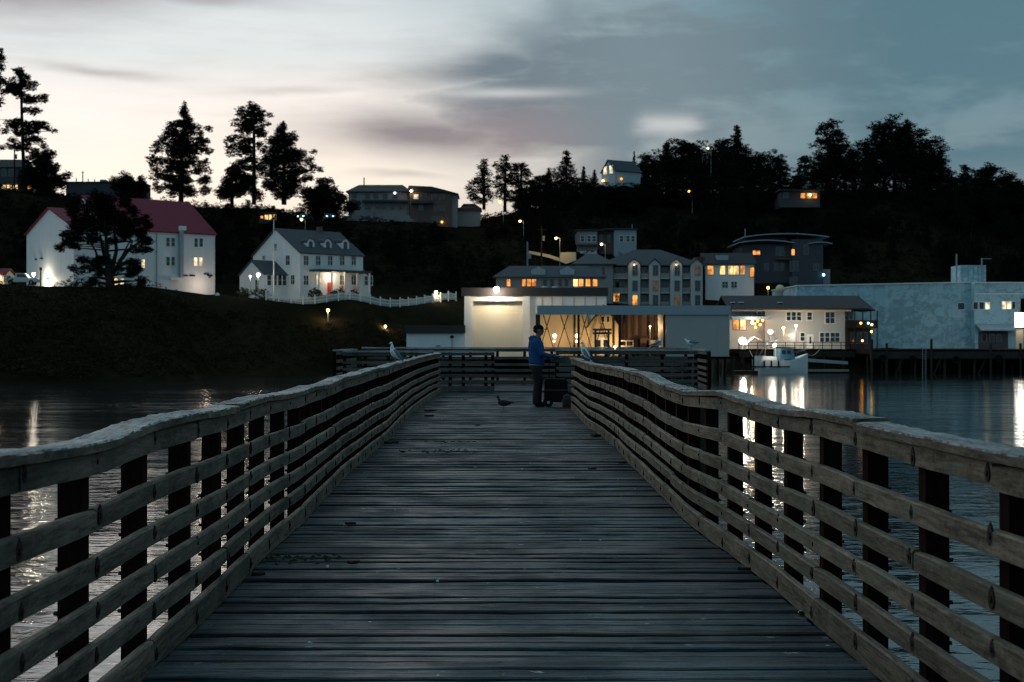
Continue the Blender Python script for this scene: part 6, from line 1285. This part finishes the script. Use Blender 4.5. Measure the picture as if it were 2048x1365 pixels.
KN = {'spire': 'pointed dark spruce', 'round': 'dark round-crowned tree', 'wind': 'dark ragged windswept tree', 'pine': 'dark open pine'}
def zone(px):
    return 'above the inn' if px < 1140 else 'around the blue-white ridge house' if px < 1300 else 'above the gabled apartments' if px < 1440 else 'above the lit house and modern block' if px < 1560 else 'around the glowing orange porch' if px < 1660 else 'above the warehouse' if px < 1900 else 'beyond the warehouse end'
mass = [(1075, 345), (1095, 338), (1115, 335), (1150, 345), (1165, 334), (1180, 352), (1190, 340), (1293, 315), (1310, 300), (1300, 330), (1335, 285), (1350, 276), (1368, 280), (1385, 284), (1400, 292), (1412, 276), (1430, 300), (1436, 278), (1452, 275), (1462, 290), (1490, 290), (1502, 300), (1520, 308), (1545, 300), (1562, 312), (1590, 330),
        (1640, 290), (1668, 262), (1690, 296), (1710, 300), (1728, 280), (1745, 268), (1765, 250), (1812, 240), (1835, 255), (1850, 280), (1865, 312), (1905, 330), (1925, 345), (1940, 328), (1958, 335), (2000, 332), (2012, 340), (2030, 360), (2045, 375), (2070, 372), (2110, 380), (2150, 360), (2210, 370), (2260, 350)]
for px, tp in mass:
    kd = random.choice(('spire', 'round', 'wind', 'round', 'wind')) if tp > 300 else random.choice(('spire', 'wind', 'round', 'round'))
    ptree(kd, random.choice((1, 2, 3) if kd != 'round' else (1, 2)), KN[kd] + ' on the hill crest ' + zone(px), 'trees of the wooded hill', px + random.uniform(-4, 4), random.uniform(358, 392), tp + random.uniform(-3, 5), random.uniform(.85, 1.2))
for i in range(190):                                                 # the slope below the ridge
    px = random.uniform(1040, 2480); Y = random.uniform(312, 372)
    X = WX(px, Y); z0 = th(X, Y)
    if (1140 < px < 1290 and Y < 335): continue
    hgt = random.uniform(4.5, 9.5); tp = CY - (z0 + hgt - H) * F / Y
    if tp < 372: tp = 372 + random.uniform(0, 20)
    if 1535 < px < 1670 and Y < 352: tp = max(tp, 408)
    if WZ(tp, Y) - z0 < 1.5: continue
    kd = random.choice(('round', 'wind', 'spire', 'round')); ptree(kd, random.choice((1, 2)), KN[kd] + (' low' if Y < 340 else ' mid-slope') + ' on the hill ' + zone(px), 'trees of the wooded hill', px, Y, tp, random.uniform(.8, 1.2))
for px in (1196, 1212, 1228, 1246, 1262, 1278): ptree('round', 1 + (px % 2), 'low bushy tree right below the blue-white ridge house', 'trees of the wooded hill', px, random.uniform(348, 353), random.uniform(362, 368), 1.5)
for i in range(46):                                                  # lower trees closing the crest
    px = 1050 + i * 25 + random.uniform(-8, 8); tp = random.uniform(345, 378)
    if 1190 < px < 1290: continue
    ptree(random.choice(('round', 'wind')), random.choice((1, 2)), 'low bushy tree filling the hill crest ' + zone(px), 'trees of the wooded hill', px, random.uniform(352, 366), tp, random.uniform(1.3, 1.8))
def zone2(px): return 'behind the barracks' if px < 440 else 'behind the white house' if px < 760 else 'below the ridge apartment blocks'
for i in range(95):
    px = random.uniform(-420, 1010); Y = random.uniform(262, 325); X = WX(px, Y); z0 = th(X, Y); hgt = random.uniform(3.5, 7.5); tp = CY - (z0 + hgt - H) * F / Y
    lim_ = 400 if px < 660 else 448
    if (500 < px < 570 and Y < 292) or (590 < px < 690): lim_ = 446
    if tp < lim_: tp = lim_ + random.uniform(0, 30)
    if WZ(tp, Y) - z0 < 1.5: continue
    kd = random.choice(('round', 'wind', 'round')); ptree(kd, random.choice((1, 2)), 'low ' + KN[kd] + ' on the slope ' + zone2(px), 'trees behind the houses', px, Y, tp, random.uniform(.9, 1.3))

# ------------------------------------------------------------------ scrub that reads as one mass
def scrub(name, label, n, pxr, Yr, hr, keep, nt_=18, size=.30, seed=3):
    rng = np.random.default_rng(seed); out = []
    for i in range(n):
        px = rng.uniform(*pxr); Y = rng.uniform(*Yr); X = WX(px, Y); z = th(X, Y)
        if z < WATER + .3 or not keep(px, Y, z): continue
        h = rng.uniform(*hr) * (1 + .6 * nz(X * .1, Y * .1, 7)); out.append(clump((X, Y, z + h * .35), (h * 1.0, h * 1.0, h * .62), nt_, size, rng))
    return tag(obj(name, trimesh(name, np.concatenate(out), M_brush if name == 'bluff_scrub' else M_leaf)), label, None, None, 'stuff')
scrub('bluff_scrub', 'dense dark scrub covering the bluff above the water', 11500, (-700, 960), (150, 236), (.6, 2.3),
      lambda px, Y, z: (Y < 205 + max(0, (px - 430)) * .035 and z > WATER + .5) and not (420 < px < 930 and z > 6.5 and Y > 213) and not (840 < px and Y > 212) and not (px > 560 and z > 4.5 and random.random() < .6) and not (px < 125 and z > 7.2 and Y > 190), 20, .30, 3)
scrub('slope_scrub', 'dark undergrowth on the wooded hillside', 21000, (-700, 2900), (262, 420), (.9, 2.2),
      lambda px, Y, z: not (1140 < px < 1680 and Y < 312) and not (1200 < px < 1290 and 358 < Y < 378) and not (1555 < px < 1650 and 343 < Y < 354) and not (680 < px < 970 and 318 < Y < 350) and not (505 < px < 700 and 280 < Y < 306) and not (-150 < px < 90 and 316 < Y < 330), 18, .42, 4)
